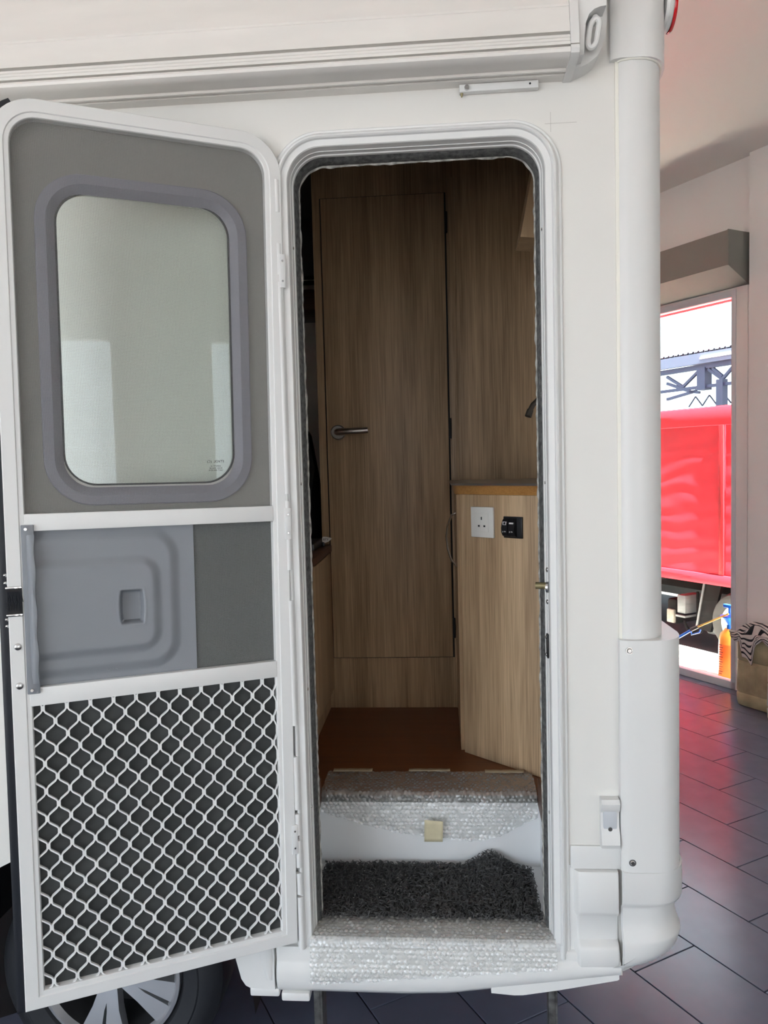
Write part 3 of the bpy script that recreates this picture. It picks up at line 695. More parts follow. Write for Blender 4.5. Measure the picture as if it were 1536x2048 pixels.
# shaggy insulation edge behind the frame
def rough_ring(prof_fn, seed, sub=5):
    P = []
    for i in range(len(path)-1):
        a, b = Vector(path[i]), Vector(path[i+1]); n = max(1, int((b-a).length/0.006))
        P += [tuple(a.lerp(b, k/n)) for k in range(n)]
    P.append(path[-1])
    n = len(P); V = []; mb = MB()
    for i in range(n):
        d = (Vector(P[min(n-1, i+1)])-Vector(P[max(0, i-1)])).normalized(); N_ = Vector((-d.y, d.x))
        q = [(o_+w_*noise.noise(Vector((i*0.35, k*1.7, seed))), y) for k, (o_, y, w_) in enumerate(prof_fn)]
        V.append([(P[i][0]+N_.x*o_, y, P[i][1]+N_.y*o_) for o_, y in q])
    return mb.loft(V)
vp(rough_ring([(0.038, 0.033, 0.0008), (0.0405, 0.036, 0.001), (0.044, 0.050, 0.0018), (0.046, 0.062, 0.0018), (0.045, 0.070, 0.001)], 1.0), 'fuzzy_seal', FUZZ, df_)
vp(rough_ring([(0.0435, 0.0695, 0.0015), (0.0475, 0.0705, 0.0028), (0.0480, 0.0735, 0.0028), (0.043, 0.075, 0.0012)], 7.0), 'raw_panel_edge', RAWEDGE, df_)
for z in (2.045, 1.51, 0.78):
    vp(MB().cyl((DX1-0.0372, 0.019, z), (DX1-0.0395, 0.019, z), 0.0035, seg=8), 'frame_screw', STEEL, df_)
for z in (2.03, 1.52, 1.06, 0.79):
    vp(MB().cyl((DX0+0.0372, 0.019, z), (DX0+0.0395, 0.019, z), 0.0035, seg=8), 'frame_screw', STEEL, df_)
# striker pin, its screws and the black strike plate on the right reveal
vp(MB().cyl((DX1-0.038, 0.024, 1.285), (DX1-0.060, 0.030, 1.285), 0.0075, seg=14), 'striker_pin', BRASS, df_)
vp(MB().cyl((DX1-0.0345, 0.004, 1.285), (DX1-0.039, 0.006, 1.285), 0.0125, seg=18), 'striker_flange', STEEL, df_)
for z in (1.322, 1.252):
    vp(MB().ball((DX1-0.037, 0.012, z), 0.0055, (0.6, 1, 1)), 'frame_screw', STEEL, df_)
vp(MB().box((DX1-0.0405, 0.006, 1.128), (DX1-0.036, 0.022, 1.182), 0.003), 'strike_plate', BLACKP, df_)
for z in (1.136, 1.174):
    vp(MB().ball((DX1-0.041, 0.014, z), 0.0035, (0.6, 1, 1)), 'frame_screw', STEEL, df_)
# hinge barrels down the left side
zz = [(2.262-0.10, 2.095), (2.03, 1.965), (1.95, 1.50), (1.485, 1.42), (1.405, 1.335), (1.268, 0.99), (0.92, 0.80), (0.79, 0.742), (0.73, 0.668), (0.655, 0.606), (0.60, 0.478)]
for i, (a, b) in enumerate(zz):
    vp(MB().cyl((DX0+0.012, -0.0165, b), (DX0+0.012, -0.0165, a), 0.0075, seg=14), 'hinge_barrel', ALU, df_)
# the right trim runs out past the sill as a rounded end
vp(MB().cyl((DX1-0.017, -0.012, DZ0-0.012), (DX1-0.017, -0.012, DZ0+0.02), 0.006, seg=12), 'trim_end', ALU, df_)
sl_ = MB().box((DX0+0.012, -0.010, 0.478), (DX1-0.012, 0.058, 0.498), 0.002)
for i in range(5):
    sl_.box((DX0+0.03, -0.006+0.011*i, 0.497), (DX1-0.03, -0.003+0.011*i, 0.5005))
vp(sl_, 'threshold', ALU_D, df_)

# ------------------------------------------------------------------ step well and interior shell
FZ = 0.693
vp(MB().box((-0.355, 0.03, 0.476), (0.262, 0.335, 0.496), 0.0).box((-0.355, 0.315, 0.49), (0.262, 0.335, FZ-0.002), 0.004)
   .box((-0.360, 0.04, 0.49), (-0.336, 0.33, FZ-0.002), 0.004).box((0.242, 0.04, 0.49), (0.266, 0.33, FZ-0.002), 0.004), 'step_well', mat('white_step_moulding', (0.78, 0.79, 0.80), 0.4))
vp(MB().box((-0.400, 0.315, FZ-0.026), (0.44, 1.70, FZ)).box((-2.4, 0.36, FZ-0.026), (-0.40, 1.70, FZ)), 'interior_floor', WOOD_F)
for x0, x1, s_ in ((-0.3355, -0.331, 1), (0.237, 0.2415, -1)):
    vp(MB().prism([(0.07, FZ+0.04), (0.315, FZ+0.04), (0.315, FZ-0.03), (0.20, FZ-0.045), (0.07, FZ-0.13)], x0, x1, 'yz'), 'side_board', WOOD_D, None)
vp(MB().box((-2.4, 0.028, 2.595), (0.44, 1.70, 2.62)), 'interior_ceiling', LINER)
vp(MB().prism([(-2.4, FZ), (0.44, FZ), (0.44, 2.60), (-2.4, 2.60)], 1.685, 1.6995, 'xz', holes=[rrect(-1.75, 1.45, -0.85, 2.15, 0.08)]).box((0.43, 0.03, FZ), (0.44, 1.70, 2.60)), 'interior_lining', mat('off_white_wall_lining', (0.72, 0.69, 0.65), 0.6))
vp(MB().box((-1.80, 1.752, 1.40), (-0.80, 1.757, 2.20)), 'added_window_pane', PANE)  # unseen window added in the far wall to brighten the interior
YP = 1.022
vp(MB().box((-0.418, YP, FZ), (0.43, YP+0.025, 2.595), 0.001), 'partition_wall', WOOD_A)
vp(MB().box((0.045, YP-0.006, FZ), (0.070, YP+0.001, 2.52), 0.002), 'partition_batten', WOOD_A)
vp(MB().box((-0.3915, YP-0.0012, 0.8735), (0.0405, YP-0.0002, 2.4725)), 'door_gap_shade', DARK)  # dark sheet round the door stands in for the shade in its gap
idr = vp(MB().box((-0.386, YP-0.018, 0.879), (0.0345, YP-0.001, 2.466), 0.0015), 'interior_door', WOOD_A)
vp(MB().lathe([(0.0, -0.028), (0.022, -0.028), (0.0255, -0.0255), (0.026, -0.018)], (-0.347, YP, 1.672), seg=32), 'rosette', SATIN, idr)
hp = [(-0.347, YP-0.026, 1.672), (-0.347, YP-0.050, 1.672), (-0.343, YP-0.060, 1.672), (-0.334, YP-0.066, 1.672), (-0.30, YP-0.068, 1.6725), (-0.262, YP-0.066, 1.674), (-0.240, YP-0.064, 1.675)]
vp(MB().tube(hp, [0.011, 0.011, 0.0125, 0.0125, 0.0118, 0.0105, 0.0098], 16), 'lever_handle', SATIN, idr)
for z in (2.37, 1.675, 0.98):
    vp(MB().cyl((0.0395, YP-0.012, z-0.035), (0.0395, YP-0.012, z+0.035), 0.0055, seg=10), 'hinge', DARK, idr)
vp(MB().prism([(0.236, 2.172), (0.278, 2.168), (0.43, 2.168), (0.43, 2.50), (0.292, 2.45)], 0.52, 0.66, 'xz'), 'overhead_brace', WOOD_B)
vp(MB().box((-0.70, 1.62, 2.36), (-0.42, 1.685, 2.60)), 'window_blind', BLIND)
vp(MB().box((-0.70, 1.60, 2.322), (-0.42, 1.62, 2.336)), 'blind_rail', DARK)
vp(MB().box((-1.2, 1.40, 2.175), (-0.42, 1.68, 2.255), 0.004), 'wall_shelf', WOOD_D)

# ------------------------------------------------------------------ the entry door
DA = math.atan2(-0.246, -0.492)
ed = bpy.data.objects.new('entry_door', None); 
def ring_with_hole(outer, holes, y0, y1): return MB().prism(outer, y0, y1, 'xz', holes=holes)
door_out = rrect(-0.008, 0.0, 0.545, 1.756, (0.002, 0.002, 0.085, 0.085))
mbd = MB().sweep(door_out, [(0.0, -0.030), (0.0, -0.003), (0.002, -0.0005), (0.0245, 0.0), (0.0262, -0.0022), (0.0335, -0.0026), (0.0345, -0.0035), (0.036, -0.012), (0.036, -0.020)])
ed = mbd.build('entry_door', ALU, None, smooth=25)
ed.parent = van; ed.matrix_parent_inverse = wm(van).inverted()
ed.location = (-0.344, -0.03, 0.497)
ed.rotation_euler = (0, R(-0.7), DA)
tag(ed, 'open white entry door with screen window and diamond grille')
def dp(mb, name, m_, **k): return mb.build(name, m_, ed, **k)
Z0 = 0.497
gl_in = rrect(0.101, 1.527-Z0, 0.437, 2.098-Z0, 0.062)
bz_out = rrect(0.065, 1.487-Z0, 0.473, 2.130-Z0, 0.092)
skin_out = rrect(-0.002, -0.004, 0.556, 1.762, (0.004, 0.004, 0.09, 0.09))
dp(ring_with_hole(skin_out, [gl_in], -0.046, -0.030), 'outer_skin', WHITE)
dp(ring_with_hole(rrect(0.02, 0.02, 0.52, 1.735, 0.04), [rrect(0.077, 1.499-Z0, 0.461, 2.118-Z0, 0.080)], -0.0295, -0.021), 'lining_panel', GREYLIN)
dp(MB().sweep(bz_out, [(0.0, -0.021), (0.001, -0.015), (0.003, -0.0135), (0.020, -0.0125), (0.022, -0.0135), (0.036, -0.027)]), 'window_bezel', BEZEL, smooth=25)
dp(MB().sweep(rrect(0.1005, 1.5265-Z0, 0.4375, 2.0985-Z0, 0.0625), [(0.0, -0.029), (0.0, -0.026), (0.0035, -0.0265), (0.0038, -0.030)]), 'window_gasket', RUBBER)
dp(MB().prism(rrect(0.0995, 1.5255-Z0, 0.4385, 2.0995-Z0, 0.0635), -0.036, -0.033, 'xz'), 'window_glass', PANE_D)
dp(MB().prism(rrect(0.027, 1.474-Z0, 0.510, 2.219-Z0, (0, 0, 0.05, 0.05)), -0.0072, -0.0068, 'xz'), 'insect_screen', SCREEN)
dp(MB().box((0.026, -0.022, 1.4425-Z0), (0.511, -0.001, 1.4755-Z0), 0.0012), 'cross_rail', ALU)
dp(MB().box((0.026, -0.022, 1.103-Z0), (0.513, -0.001, 1.1385-Z0), 0.0012), 'cross_rail', ALU)
dp(MB().box((0.026, -0.0175, 1.138-Z0), (0.30, -0.017, 1.443-Z0)), 'blind_fabric', SCREEN2)
dp(MB().box((0.026, -0.0165, 0.53-Z0), (0.512, -0.016, 1.104-Z0)), 'backing_screen', CARPET)
# moulded sliding cover with two raised terraces and a finger cup
def sdf(u, z, u0, z0, z1, r):
    qx = (u0 + r) - u; qz = abs(z-(z0+z1)/2) - ((z1-z0)/2 - r)
    ox, oz = max(qx, 0), max(qz, 0)
    return -(math.hypot(ox, oz) + min(max(qx, qz), 0) - r)
def sm(x): x = max(0, min(1, x)); return x*x*(3-2*x)
def slide_y(u, z):
    h = 0.0085*sm(sdf(u, z, 0.222, 1.1475, 1.4415, 0.062)/0.024) + 0.0080*sm(sdf(u, z, 0.260, 1.186, 1.387, 0.045)/0.021)
    cu = (u-0.320)/0.0215; cz = (z-1.2825)/0.0345
    bulge = 1.0 + 0.13*(1-cz*cz)
    dd = min((1-abs(cu)/bulge)*0.0215, (1-abs(cz))*0.0345)
    h -= 0.021*sm(dd/0.006 if dd > 0 else 0)
    if -0.004 < dd < 0: h += 0.0008*math.sin((dd+0.004)/0.004*PI)
    return -0.015 + h
NUu, NZz = 150, 140
grid = [[(u, slide_y(u, z), z-Z0) for u in [0.194+(0.506-0.194)*i/NUu for i in range(NUu+1)]] for z in [1.1385+(1.4425-1.1385)*j/NZz for j in range(NZz+1)]]
dp(MB().loft(grid).box((0.1935, -0.0165, 1.1385-Z0), (0.1955, -0.0145, 1.4425-Z0)), 'sliding_cover', SLIDE, smooth=60)
for (u, z) in ((0.372, 1.421), (0.362, 1.158)):
    text_mesh('moulded_mark', 'ZAIX', 0.010, SLIDE, ed, Matrix.Translation((u, slide_y(u, z)+0.0002, z-Z0)) @ Matrix.Rotation(PI, 4, 'Z') @ Matrix.Rotation(R(90), 4, 'X'))
# small maker's print on the glass, read from outside
text_mesh('glass_print', 'STVOL  (C)', 0.0075, PRINT, ed, Matrix.Translation((0.140, -0.0325, 1.572-Z0)) @ Matrix.Rotation(R(90), 4, 'X'))
text_mesh('glass_print', 'SAFETY 16\nM-331 AS2 (E)\nDOT 43R 0014', 0.0046, PRINT, ed, Matrix.Translation((0.140, -0.0325, 1.558-Z0)) @ Matrix.Rotation(R(90), 4, 'X'))
# grip strip along the opening edge of the cover
gs = dp(MB().box((0.4945, -0.001, 1.128-Z0), (0.517, 0.003, 1.455-Z0), 0.0015), 'grip_strip', SLIDE)
tag(gs)
L = []
for i in range(25):
    f = i/24; z = 1.148 + (1.436-1.148)*f; h = 0.011*min(1, math.sin(PI*f)*2.2)+0.0004
    wv = 0.0012*math.sin(f*23)
    L.append([(0.4945+wv, 0.002, z-Z0), (0.4950+wv, 0.003+h, z-Z0), (0.500, 0.003+h*1.1, z-Z0), (0.5055, 0.003+h*0.6, z-Z0), (0.5085, 0.0025, z-Z0)])
mm_ = MB().loft(L).build('grip_bar', SLIDE, ed, smooth=60)
for z in (1.447, 1.136):
    dp(MB().cyl((0.509, 0.002, z-Z0), (0.509, 0.0052, z-Z0), 0.0042, 0.003, 12), 'screw', STEEL)
for z in (1.222, 1.146):
    dp(MB().lathe([(0.0, 0.0035), (0.003, 0.0032), (0.006, 0.002), (0.0075, -0.001)], (0.5305, 0, z-Z0), seg=18), 'rivet', STEEL)
dp(MB().box((0.5195, -0.012, 1.281-Z0), (0.546, 0.0012, 1.3385-Z0)), 'latch_pocket', DARK)
for z in (1.281, 1.3335):
    dp(MB().box((0.5195, -0.010, z-Z0), (0.548, 0.0022, z+0.005-Z0), 0.001), 'latch_trim', CHROME)
br = MB(); random.seed(4)
for i in range(70):
    u = 0.521+0.024*random.random(); z = 1.29+0.02*random.random()
    br.tube([(u, 0.0008, 1.330-Z0), (u+random.uniform(-0.003, 0.003), 0.004, z-Z0)], 0.0005, 4)
dp(br, 'latch_brush', RUBBER)
for z in (1.36, 1.345, 1.275, 1.262):
    dp(MB().ball((0.548, -0.008, z-Z0), 0.0035), 'edge_rivet', STEEL)
dp(MB().sweep([(0.0, -0.003), (0.555, -0.003), (0.555, 1.66)] + [(0.555-0.088+0.088*math.cos(R(a)), 1.672+0.088*math.sin(R(a))) for a in range(0, 70, 8)], [(0.010, -0.0305), (-0.001, -0.0305), (-0.006, -0.026), (-0.006, -0.018), (0.002, -0.014), (0.010, -0.014)], closed=False), 'edge_gasket', RUBBER)
for (a, b) in ((1.938, 2.008), (1.402, 1.470), (0.702, 0.768)):
    hl = dp(MB().box((-0.012, -0.004, a-Z0), (0.001, 0.0022, b-Z0), 0.0008), 'hinge_leaf', ALU_D)
    for z in (a+0.014, b-0.014):
        dp(MB().cyl((-0.0055, 0.002, z-Z0), (-0.0055, 0.0032, z-Z0), 0.0026, 0.002, 10), 'screw', STEEL)
# expanded metal grille: each strand a wavy ribbon, touching its neighbours at the nodes
gp, gz = 0.04345, 0.0552
u_start = 0.492; GZ0, GZ1 = 0.531-Z0, 1.1035-Z0
hw = 0.0022
def strand(c0, phase, side):
    """ribbon swinging between the node column at c0 and the one half a pitch further"""
    P = []
    a0, a1 = c0 - hw, c0 - gp/2 + hw
    nk = int((GZ1-GZ0)/gz)+4
    for k in range(-2, nk):
        zc = GZ0 + 0.012 + gz*(k + phase)
        P += [(a0, zc-0.0055), (a0, zc+0.0055), (a0-0.0022, zc+0.0088), (a1+0.0022, zc+gz/2-0.0088), (a1, zc+gz/2-0.0055), (a1, zc+gz/2+0.0055), (a1+0.0022, zc+gz/2+0.0088), (a0-0.0022, zc+gz-0.0088)]
    out = []
    for i in range(len(P)-1):
        (ua, za), (ub, zb_) = P[i], P[i+1]
        if zb_ < GZ0 or za > GZ1: continue
        if za < GZ0: f = (GZ0-za)/(zb_-za); ua, za = ua+(ub-ua)*f, GZ0
        if zb_ > GZ1: f = (GZ1-za)/(zb_-za); ub, zb_ = ua+(ub-ua)*f, GZ1
        if not out: out.append((ua, za))
        out.append((ub, zb_))
    return [(max(0.0275, min(0.5105, u)), -0.009, z) for u, z in out]
for j in range(24):
    c0 = u_start + gp/2 - gp/2*j
    if c0 > 0.52: c0 = c0
    ph = 0.5 if j % 2 == 0 else 0.0
    pts = strand(c0, ph, 1)
    if min(p[0] for p in pts) > 0.509 or max(p[0] for p in pts) < 0.029: continue
    mb = MB().tube(pts, (0.0014, 0.0030), flat=(0, 1, 0))
    k = -1
    while True:                                      # the flat bridge where two strands are one piece of metal
        zc = GZ0 + 0.012 + gz*(k + ph); k += 1
        if zc > GZ1-0.006: break
        if zc < GZ0+0.006 or not 0.033 < c0 < 0.506: continue
        mb.box((c0-0.0036, -0.0125, zc-0.0058), (c0+0.0036, -0.0066, zc+0.0058), 0.0008, 1)
    dp(mb, 'grille_strand', GRILLE, smooth=40)

PENCIL = mat('faint_pencil', (0.50, 0.48, 0.45), 0.8)
vp(MB().box((0.233, -0.0003, 2.2525), (0.298, 0.0002, 2.2533)).box((0.2445, -0.0003, 2.236), (0.2453, 0.0002, 2.276)), 'pencil_cross', PENCIL)
# small stop bar above the opening
sbx = vp(MB().box((0.058, -0.0165, 2.3195), (0.219, -0.001, 2.3345), 0.0012), 'stop_bar', WHITE2)
sbx.rotation_euler = (0, 0, 0)
vp(MB().cyl((0.073, -0.0155, 2.326), (0.073, -0.0225, 2.326), 0.0048, seg=14), 'screw', STEEL, sbx)
vp(MB().cyl((0.202, -0.0163, 2.328), (0.202, -0.0171, 2.328), 0.0022, seg=8), 'screw', DARK, sbx)
vp(MB().cyl((0.063, -0.009, 2.320), (0.063, -0.009, 2.312), 0.0035, 0.0015, 8), 'tip', BRASS, sbx)

# ------------------------------------------------------------------ awning
aw = thing('roll_out_awning', (-0.8, -0.05, 2.337), 'white awning cassette fixed along the top of the van side', 'awning')
ap = [(0.0, 2.64), (-0.025, 2.60), (-0.045, 2.545), (-0.060, 2.506), (-0.0605, 2.503), (-0.0885, 2.440), (-0.0905, 2.4395), (-0.0915, 2.4345), (-0.0905, 2.4335), (-0.1000, 2.3825), (-0.086, 2.381), (-0.086, 2.3765), (-0.1015, 2.3755),
      (-0.102, 2.3705), (-0.1005, 2.3695), (-0.102, 2.3685), (-0.102, 2.3645), (-0.1005, 2.3635), (-0.102, 2.3625), (-0.1015, 2.3575), (-0.088, 2.357), (-0.088, 2.3525), (-0.1045, 2.3515), (-0.107, 2.3465), (-0.1055, 2.3415),
      (-0.099, 2.3375), (-0.088, 2.3355), (-0.048, 2.3395), (-0.047, 2.3345), (-0.0405, 2.3345), (-0.040, 2.3415), (-0.031, 2.3415), (-0.0305, 2.3345), (-0.012, 2.3355), (-0.008, 2.3355), (0.0, 2.3355)]
aw_w = lambda mb, name, m_, parent=None, **k: mb.build(name, m_, parent or aw, world=True, **k)
aw_w(MB().loft([[(x, y, z) for y, z in ap] for x in (-2.4, -1.0, 0.2695)]), 'cassette', AWN, smooth=22)
ec = [(0.0, 2.64), (-0.064, 2.512), (-0.094, 2.44), (-0.104, 2.383), (-0.105, 2.357), (-0.109, 2.346), (-0.106, 2.339), (-0.090, 2.3335), (-0.050, 2.333), (-0.012, 2.3325), (0.0, 2.3325)]
aw_w(MB().prism(ec, 0.2697, 0.286, 'yz'), 'end_cap', WHITE2)
aw_w(MB().box((0.2696, -0.106, 2.353), (0.2864, -0.09, 2.3565)), 'cap_groove', SHUT)
bk = [(0.286, 2.336), (0.286, 2.66), (0.350, 2.66), (0.350, 2.43), (0.347, 2.395), (0.340, 2.373), (0.330, 2.357), (0.314, 2.345), (0.30, 2.339)]
aw_w(MB().prism(bk, -0.050, 0.0, 'xz'), 'bracket', WHITE2)
cx0, cz0 = 0.3195, 2.396
fr_ = [(0.286, 2.342), (0.286, 2.66), (0.341, 2.66), (0.341, 2.432), (0.330, 2.431), (0.318, 2.427), (0.308, 2.418), (0.302, 2.403), (0.299, 2.38), (0.298, 2.344)]
aw_w(MB().prism(fr_, -0.088, -0.050, 'xz'), 'bracket_face', WHITE2)
ring = []
for k in range(28):
    a = 2*PI*k/28
    x = 0.0085*math.cos(a); z = 0.015*math.sin(a) + (0.012 if math.sin(a) > 0 else -0.012)
    ring.append((cx0+x+z*0.18, -0.072, cz0-0.006+z))
aw_w(MB().tube(ring, 0.0055, 10, closed=True), 'crank_eye', WHITE2)
aw_w(MB().cyl((cx0+0.004, -0.045, cz0+0.024), (cx0+0.004, -0.072, cz0+0.024), 0.006, seg=10), 'crank_shaft', WHITE2)

# ------------------------------------------------------------------ furniture seen through the doorway
kc = thing('kitchen_cabinet', (0.25, 0.75, FZ), 'grey-brown laminate cabinet with angled front and power socket', 'cabinet')
kw = lambda mb, name, m_, parent=None, **k: mb.build(name, m_, parent or kc, world=True, **k)
A0 = Vector((0.058, 0.597)); A1 = Vector((0.300, 0.3735)); fd = (A1-A0).normalized(); fa = math.atan2(fd.y, fd.x)
kw(MB().prism([(0.048, 1.018), (0.048, 0.615), (A0.x, A0.y+0.02), (A1.x+0.01, A1.y+0.02), (0.425, 0.39), (0.425, 1.018)], FZ+0.001, 1.463, 'xy'), 'carcass', WOOD_A)
FM = Matrix.Translation((A0.x, A0.y, 0)) @ Matrix.Rotation(fa, 4, 'Z')     # local x along the angled front, y inwards
def kl(mb, name, m_, parent=None, **k):
    o = mb.build(name, m_, parent or kc, **k); o.matrix_parent_inverse = wm(parent or kc).inverted() @ FM; return o
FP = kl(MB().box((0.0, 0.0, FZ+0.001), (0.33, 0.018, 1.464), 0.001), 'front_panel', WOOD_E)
so = kl(MB().box((0.0475, -0.009, 1.343), (0.129, 0.0, 1.430), 0.0025), 'power_socket', SOCKET)
def sub(mb, name, m_, parent):
    o = mb.build(name, m_, parent); o.matrix_parent_inverse = wm(parent).inverted() @ FM @ Matrix.Identity(4); return o
sub(MB().box((0.0635, -0.0100, 1.359), (0.113, -0.0085, 1.414), 0.0008), 'socket_insert', SOCKET, so)
sub(MB().box((0.0865, -0.0106, 1.3935), (0.0900, -0.0098, 1.402)), 'earth_slot', DARK, so)
for x in (0.0755, 0.0955):
    sub(MB().box((x, -0.0106, 1.3735), (x+0.0060, -0.0098, 1.3785)), 'pin_slot', DARK, so)
sw = kl(MB().box((0.163, -0.006, 1.3465), (0.226, 0.0, 1.4055), 0.001), 'switch_panel', BLACKP)
for i, x in enumerate((0.165, 0.188)):
    P = [(-0.006, 1.350), (-0.013, 1.353), (-0.0185, 1.362), (-0.0195, 1.374), (-0.017, 1.386), (-0.012, 1.396), (-0.006, 1.401)]
    sub(MB().prism(P, x, x+0.021, 'yz'), 'rocker', BLACKP, sw)
    o = text_mesh('rocker_print', '\u00b5 m', 0.0075, PRINTW, sw, Matrix.Translation((x+0.0105, -0.0200, 1.3655)) @ Matrix.Rotation(R(90), 4, 'X')); o.matrix_parent_inverse = wm(sw).inverted() @ FM
sq = MB()
for a, b in (((0.170, 1.383), (0.181, 1.3843)), ((0.170, 1.3910), (0.181, 1.3923)), ((0.170, 1.383), (0.1713, 1.3923)), ((0.1797, 1.383), (0.181, 1.3923))):
    sq.box((a[0], -0.0188, a[1]), (b[0], -0.0145, b[1]))
sub(sq, 'rocker_symbol', PRINTW, sw)
sub(MB().box((0.192, -0.0188, 1.3862), (0.205, -0.0150, 1.3902)), 'rocker_symbol', PRINTW, sw)
kw(MB().tube([(0.046, 0.66, 1.405), (0.034, 0.66, 1.40), (0.022, 0.662, 1.37), (0.017, 0.664, 1.335), (0.020, 0.664, 1.30), (0.030, 0.662, 1.265), (0.046, 0.66, 1.245)], 0.0035, 8), 'bow_handle', CHROME)

wt = thing('worktop', (0.25, 0.75, 1.465), 'honey wood edged worktop with thin steel rim on the angled cabinet', 'worktop')
wp = lambda d: [(0.036-d, 1.018), (0.036-d, 0.628-d), (0.0405-d, 0.610-d), (A0.x-0.002-0.7*d, A0.y-0.006-0.7*d), (A1.x-0.004-0.7*d, A1.y-0.006-0.7*d), (0.425, 0.365-d), (0.425, 1.018)]
o = MB().prism(wp(-0.008), 1.4645, 1.490, 'xy').build('edging', WOOD_C, wt, world=True)
o = MB().prism(wp(0.003), 1.4905, 1.4965, 'xy').build('steel_rim', SATIN, wt, world=True)
fc = thing('sink_faucet', (0.345, 0.66, 1.4965), 'dark metal swan-neck faucet curving in at the right of the doorway', 'faucet')
fp = [(0.345, 0.66, 1.50), (0.345, 0.66, 1.68), (0.342, 0.658, 1.712), (0.330, 0.652, 1.733), (0.312, 0.645, 1.738), (0.292, 0.637, 1.734), (0.277, 0.630, 1.720), (0.268, 0.625, 1.704)]
MB().tube(fp, 0.0075, 12).build('spout', SPOUT, fc, world=True)
MB().cyl((0.2685, 0.6255, 1.705), (0.2615, 0.621, 1.686), 0.0095, 0.0100, 16).build('nozzle', SPOUT, fc, world=True)
MB().cyl((0.345, 0.66, 1.4965), (0.345, 0.66, 1.53), 0.020, 0.013, 18).build('base', SPOUT, fc, world=True)

lc = thing('low_cabinet', (-0.6, 0.8, FZ), 'light laminate low cabinet just inside the hinge side of the doorway', 'cabinet')
lw = lambda mb, name, m_: mb.build(name, m_, lc, world=True)
lw(MB().box((-0.85, 0.545, FZ+0.001), (-0.404, 1.018, 1.255)), 'carcass', WOOD_B)
lw(MB().box((-0.403, 0.55, FZ+0.075), (-0.388, 1.014, 1.25), 0.001), 'door', WOOD_B)
lw(MB().box((-0.86, 0.535, 1.2555), (-0.383, 1.02, 1.280), 0.003), 'counter', WOOD_D)
ub = thing('desk_box', (-0.66, 0.92, 1.2805), 'light wooden box standing on the low cabinet', 'box')
MB().box((-0.80, 0.86, 1.281), (-0.52, 1.0, 1.40), 0.002).build('box_side', WOOD_B, ub, world=True)
MB().box((-0.81, 0.855, 1.4005), (-0.51, 1.005, 1.415), 0.002).build('box_lid', WOOD_B, ub, world=True)
kf = thing('control_unit', (-0.43, 0.95, 1.2805), 'black controller with white pointed tag on the low cabinet', 'controller')
MB().box((-0.50, 0.80, 1.281), (-0.41, 1.00, 1.306), 0.006).build('case', BLACKP, kf, world=True)
tp = [(-0.4075, 1.2965), (-0.401, 1.292), (-0.386, 1.297), (-0.3765, 1.3055), (-0.375, 1.3075), (-0.379, 1.3095), (-0.392, 1.313), (-0.404, 1.314), (-0.4075, 1.311)]
MB().prism(tp, 0.955, 0.963, 'xz').build('tag', mat('pale_grey_tag', (0.62, 0.58, 0.55), 0.5), kf, world=True)
text_mesh('tag_print', 'BTY', 0.011, PRINT, kf, Matrix.Translation((-0.395, 0.9546, 1.304)) @ Matrix.Rotation(R(90), 4, 'X'), world=True)
MB().box((-0.409, 0.950, 1.281), (-0.400, 0.968, 1.296), 0.002).build('tag_foot', BLACKP, kf, world=True)
bp = thing('backpack', (-0.60, 1.45, FZ), 'dark backpack slumped in the shadow left of the wooden partition', 'backpack')
L = []
for z, rx, ry, dx in ((FZ, 0.14, 0.10, 0), (0.80, 0.16, 0.12, 0), (1.1, 0.17, 0.12, 0), (1.5, 0.155, 0.11, 0), (1.68, 0.13, 0.10, -0.005), (1.76, 0.10, 0.08, -0.02), (1.82, 0.05, 0.04, -0.04), (1.835, 0.02, 0.02, -0.05)):
    L.append([(-0.64+dx+rx*math.cos(2*PI*k/20)*(1+0.05*noise.noise(Vector((k*0.5, z*6, 0)))), 1.45+ry*math.sin(2*PI*k/20), z) for k in range(20)])
MB().loft(L, close=True, cap=True).build('bag_body', CLOTH, bp, world=True, smooth=80)
MB().tube([(-0.53, 1.36, 1.40), (-0.50, 1.34, 1.55), (-0.53, 1.35, 1.70), (-0.58, 1.37, 1.79), (-0.64, 1.40, 1.83)], (0.012, 0.003), flat=(0, 1, 0)).build('strap', BLACKP, bp, world=True)
MB().lathe([(0.0, -0.004), (0.045, -0.004), (0.05, 0.0), (0.05, 0.02)], (-0.575, 1.335, 1.70), 'y', 20).build('pocket', mat('grey_bag_panel', (0.09, 0.09, 0.10), 0.8), bp, world=True)

# ------------------------------------------------------------------ mat, bubble wrap, tape
MZ = 0.497
mt = thing('coil_door_mat', (-0.045, 0.18, MZ), 'charcoal coil vinyl mat lying on the lower step', 'door mat')
def mat_edge(x): return 0.296 + 0.006*noise.noise(Vector((x*9, 0, 2))) - 0.012*max(0, (x-0.12)/0.1)
mb = MB()
xs = [-0.318+0.0132*i for i in range(41)]
def mz(x, y): return 0.030*math.exp(-((x-0.11)/0.045)**2)*max(0, (y-0.20)/0.09)**1.5
top = [[(x, y0+(mat_edge(x)-y0)*j/12, MZ+0.007+mz(x, y0+(mat_edge(x)-y0)*j/12)) for x in xs] for y0 in (0.062,) for j in range(13)]
mb.loft(top); mb.loft([[(p[0], p[1], MZ+0.001) for p in top[0]], top[0]]); mb.loft([top[-1], [(p[0], p[1], p[2]-0.007) for p in top[-1]]])
mb.build('backing', MATM, mt, world=True)
random.seed(11); mb = MB()
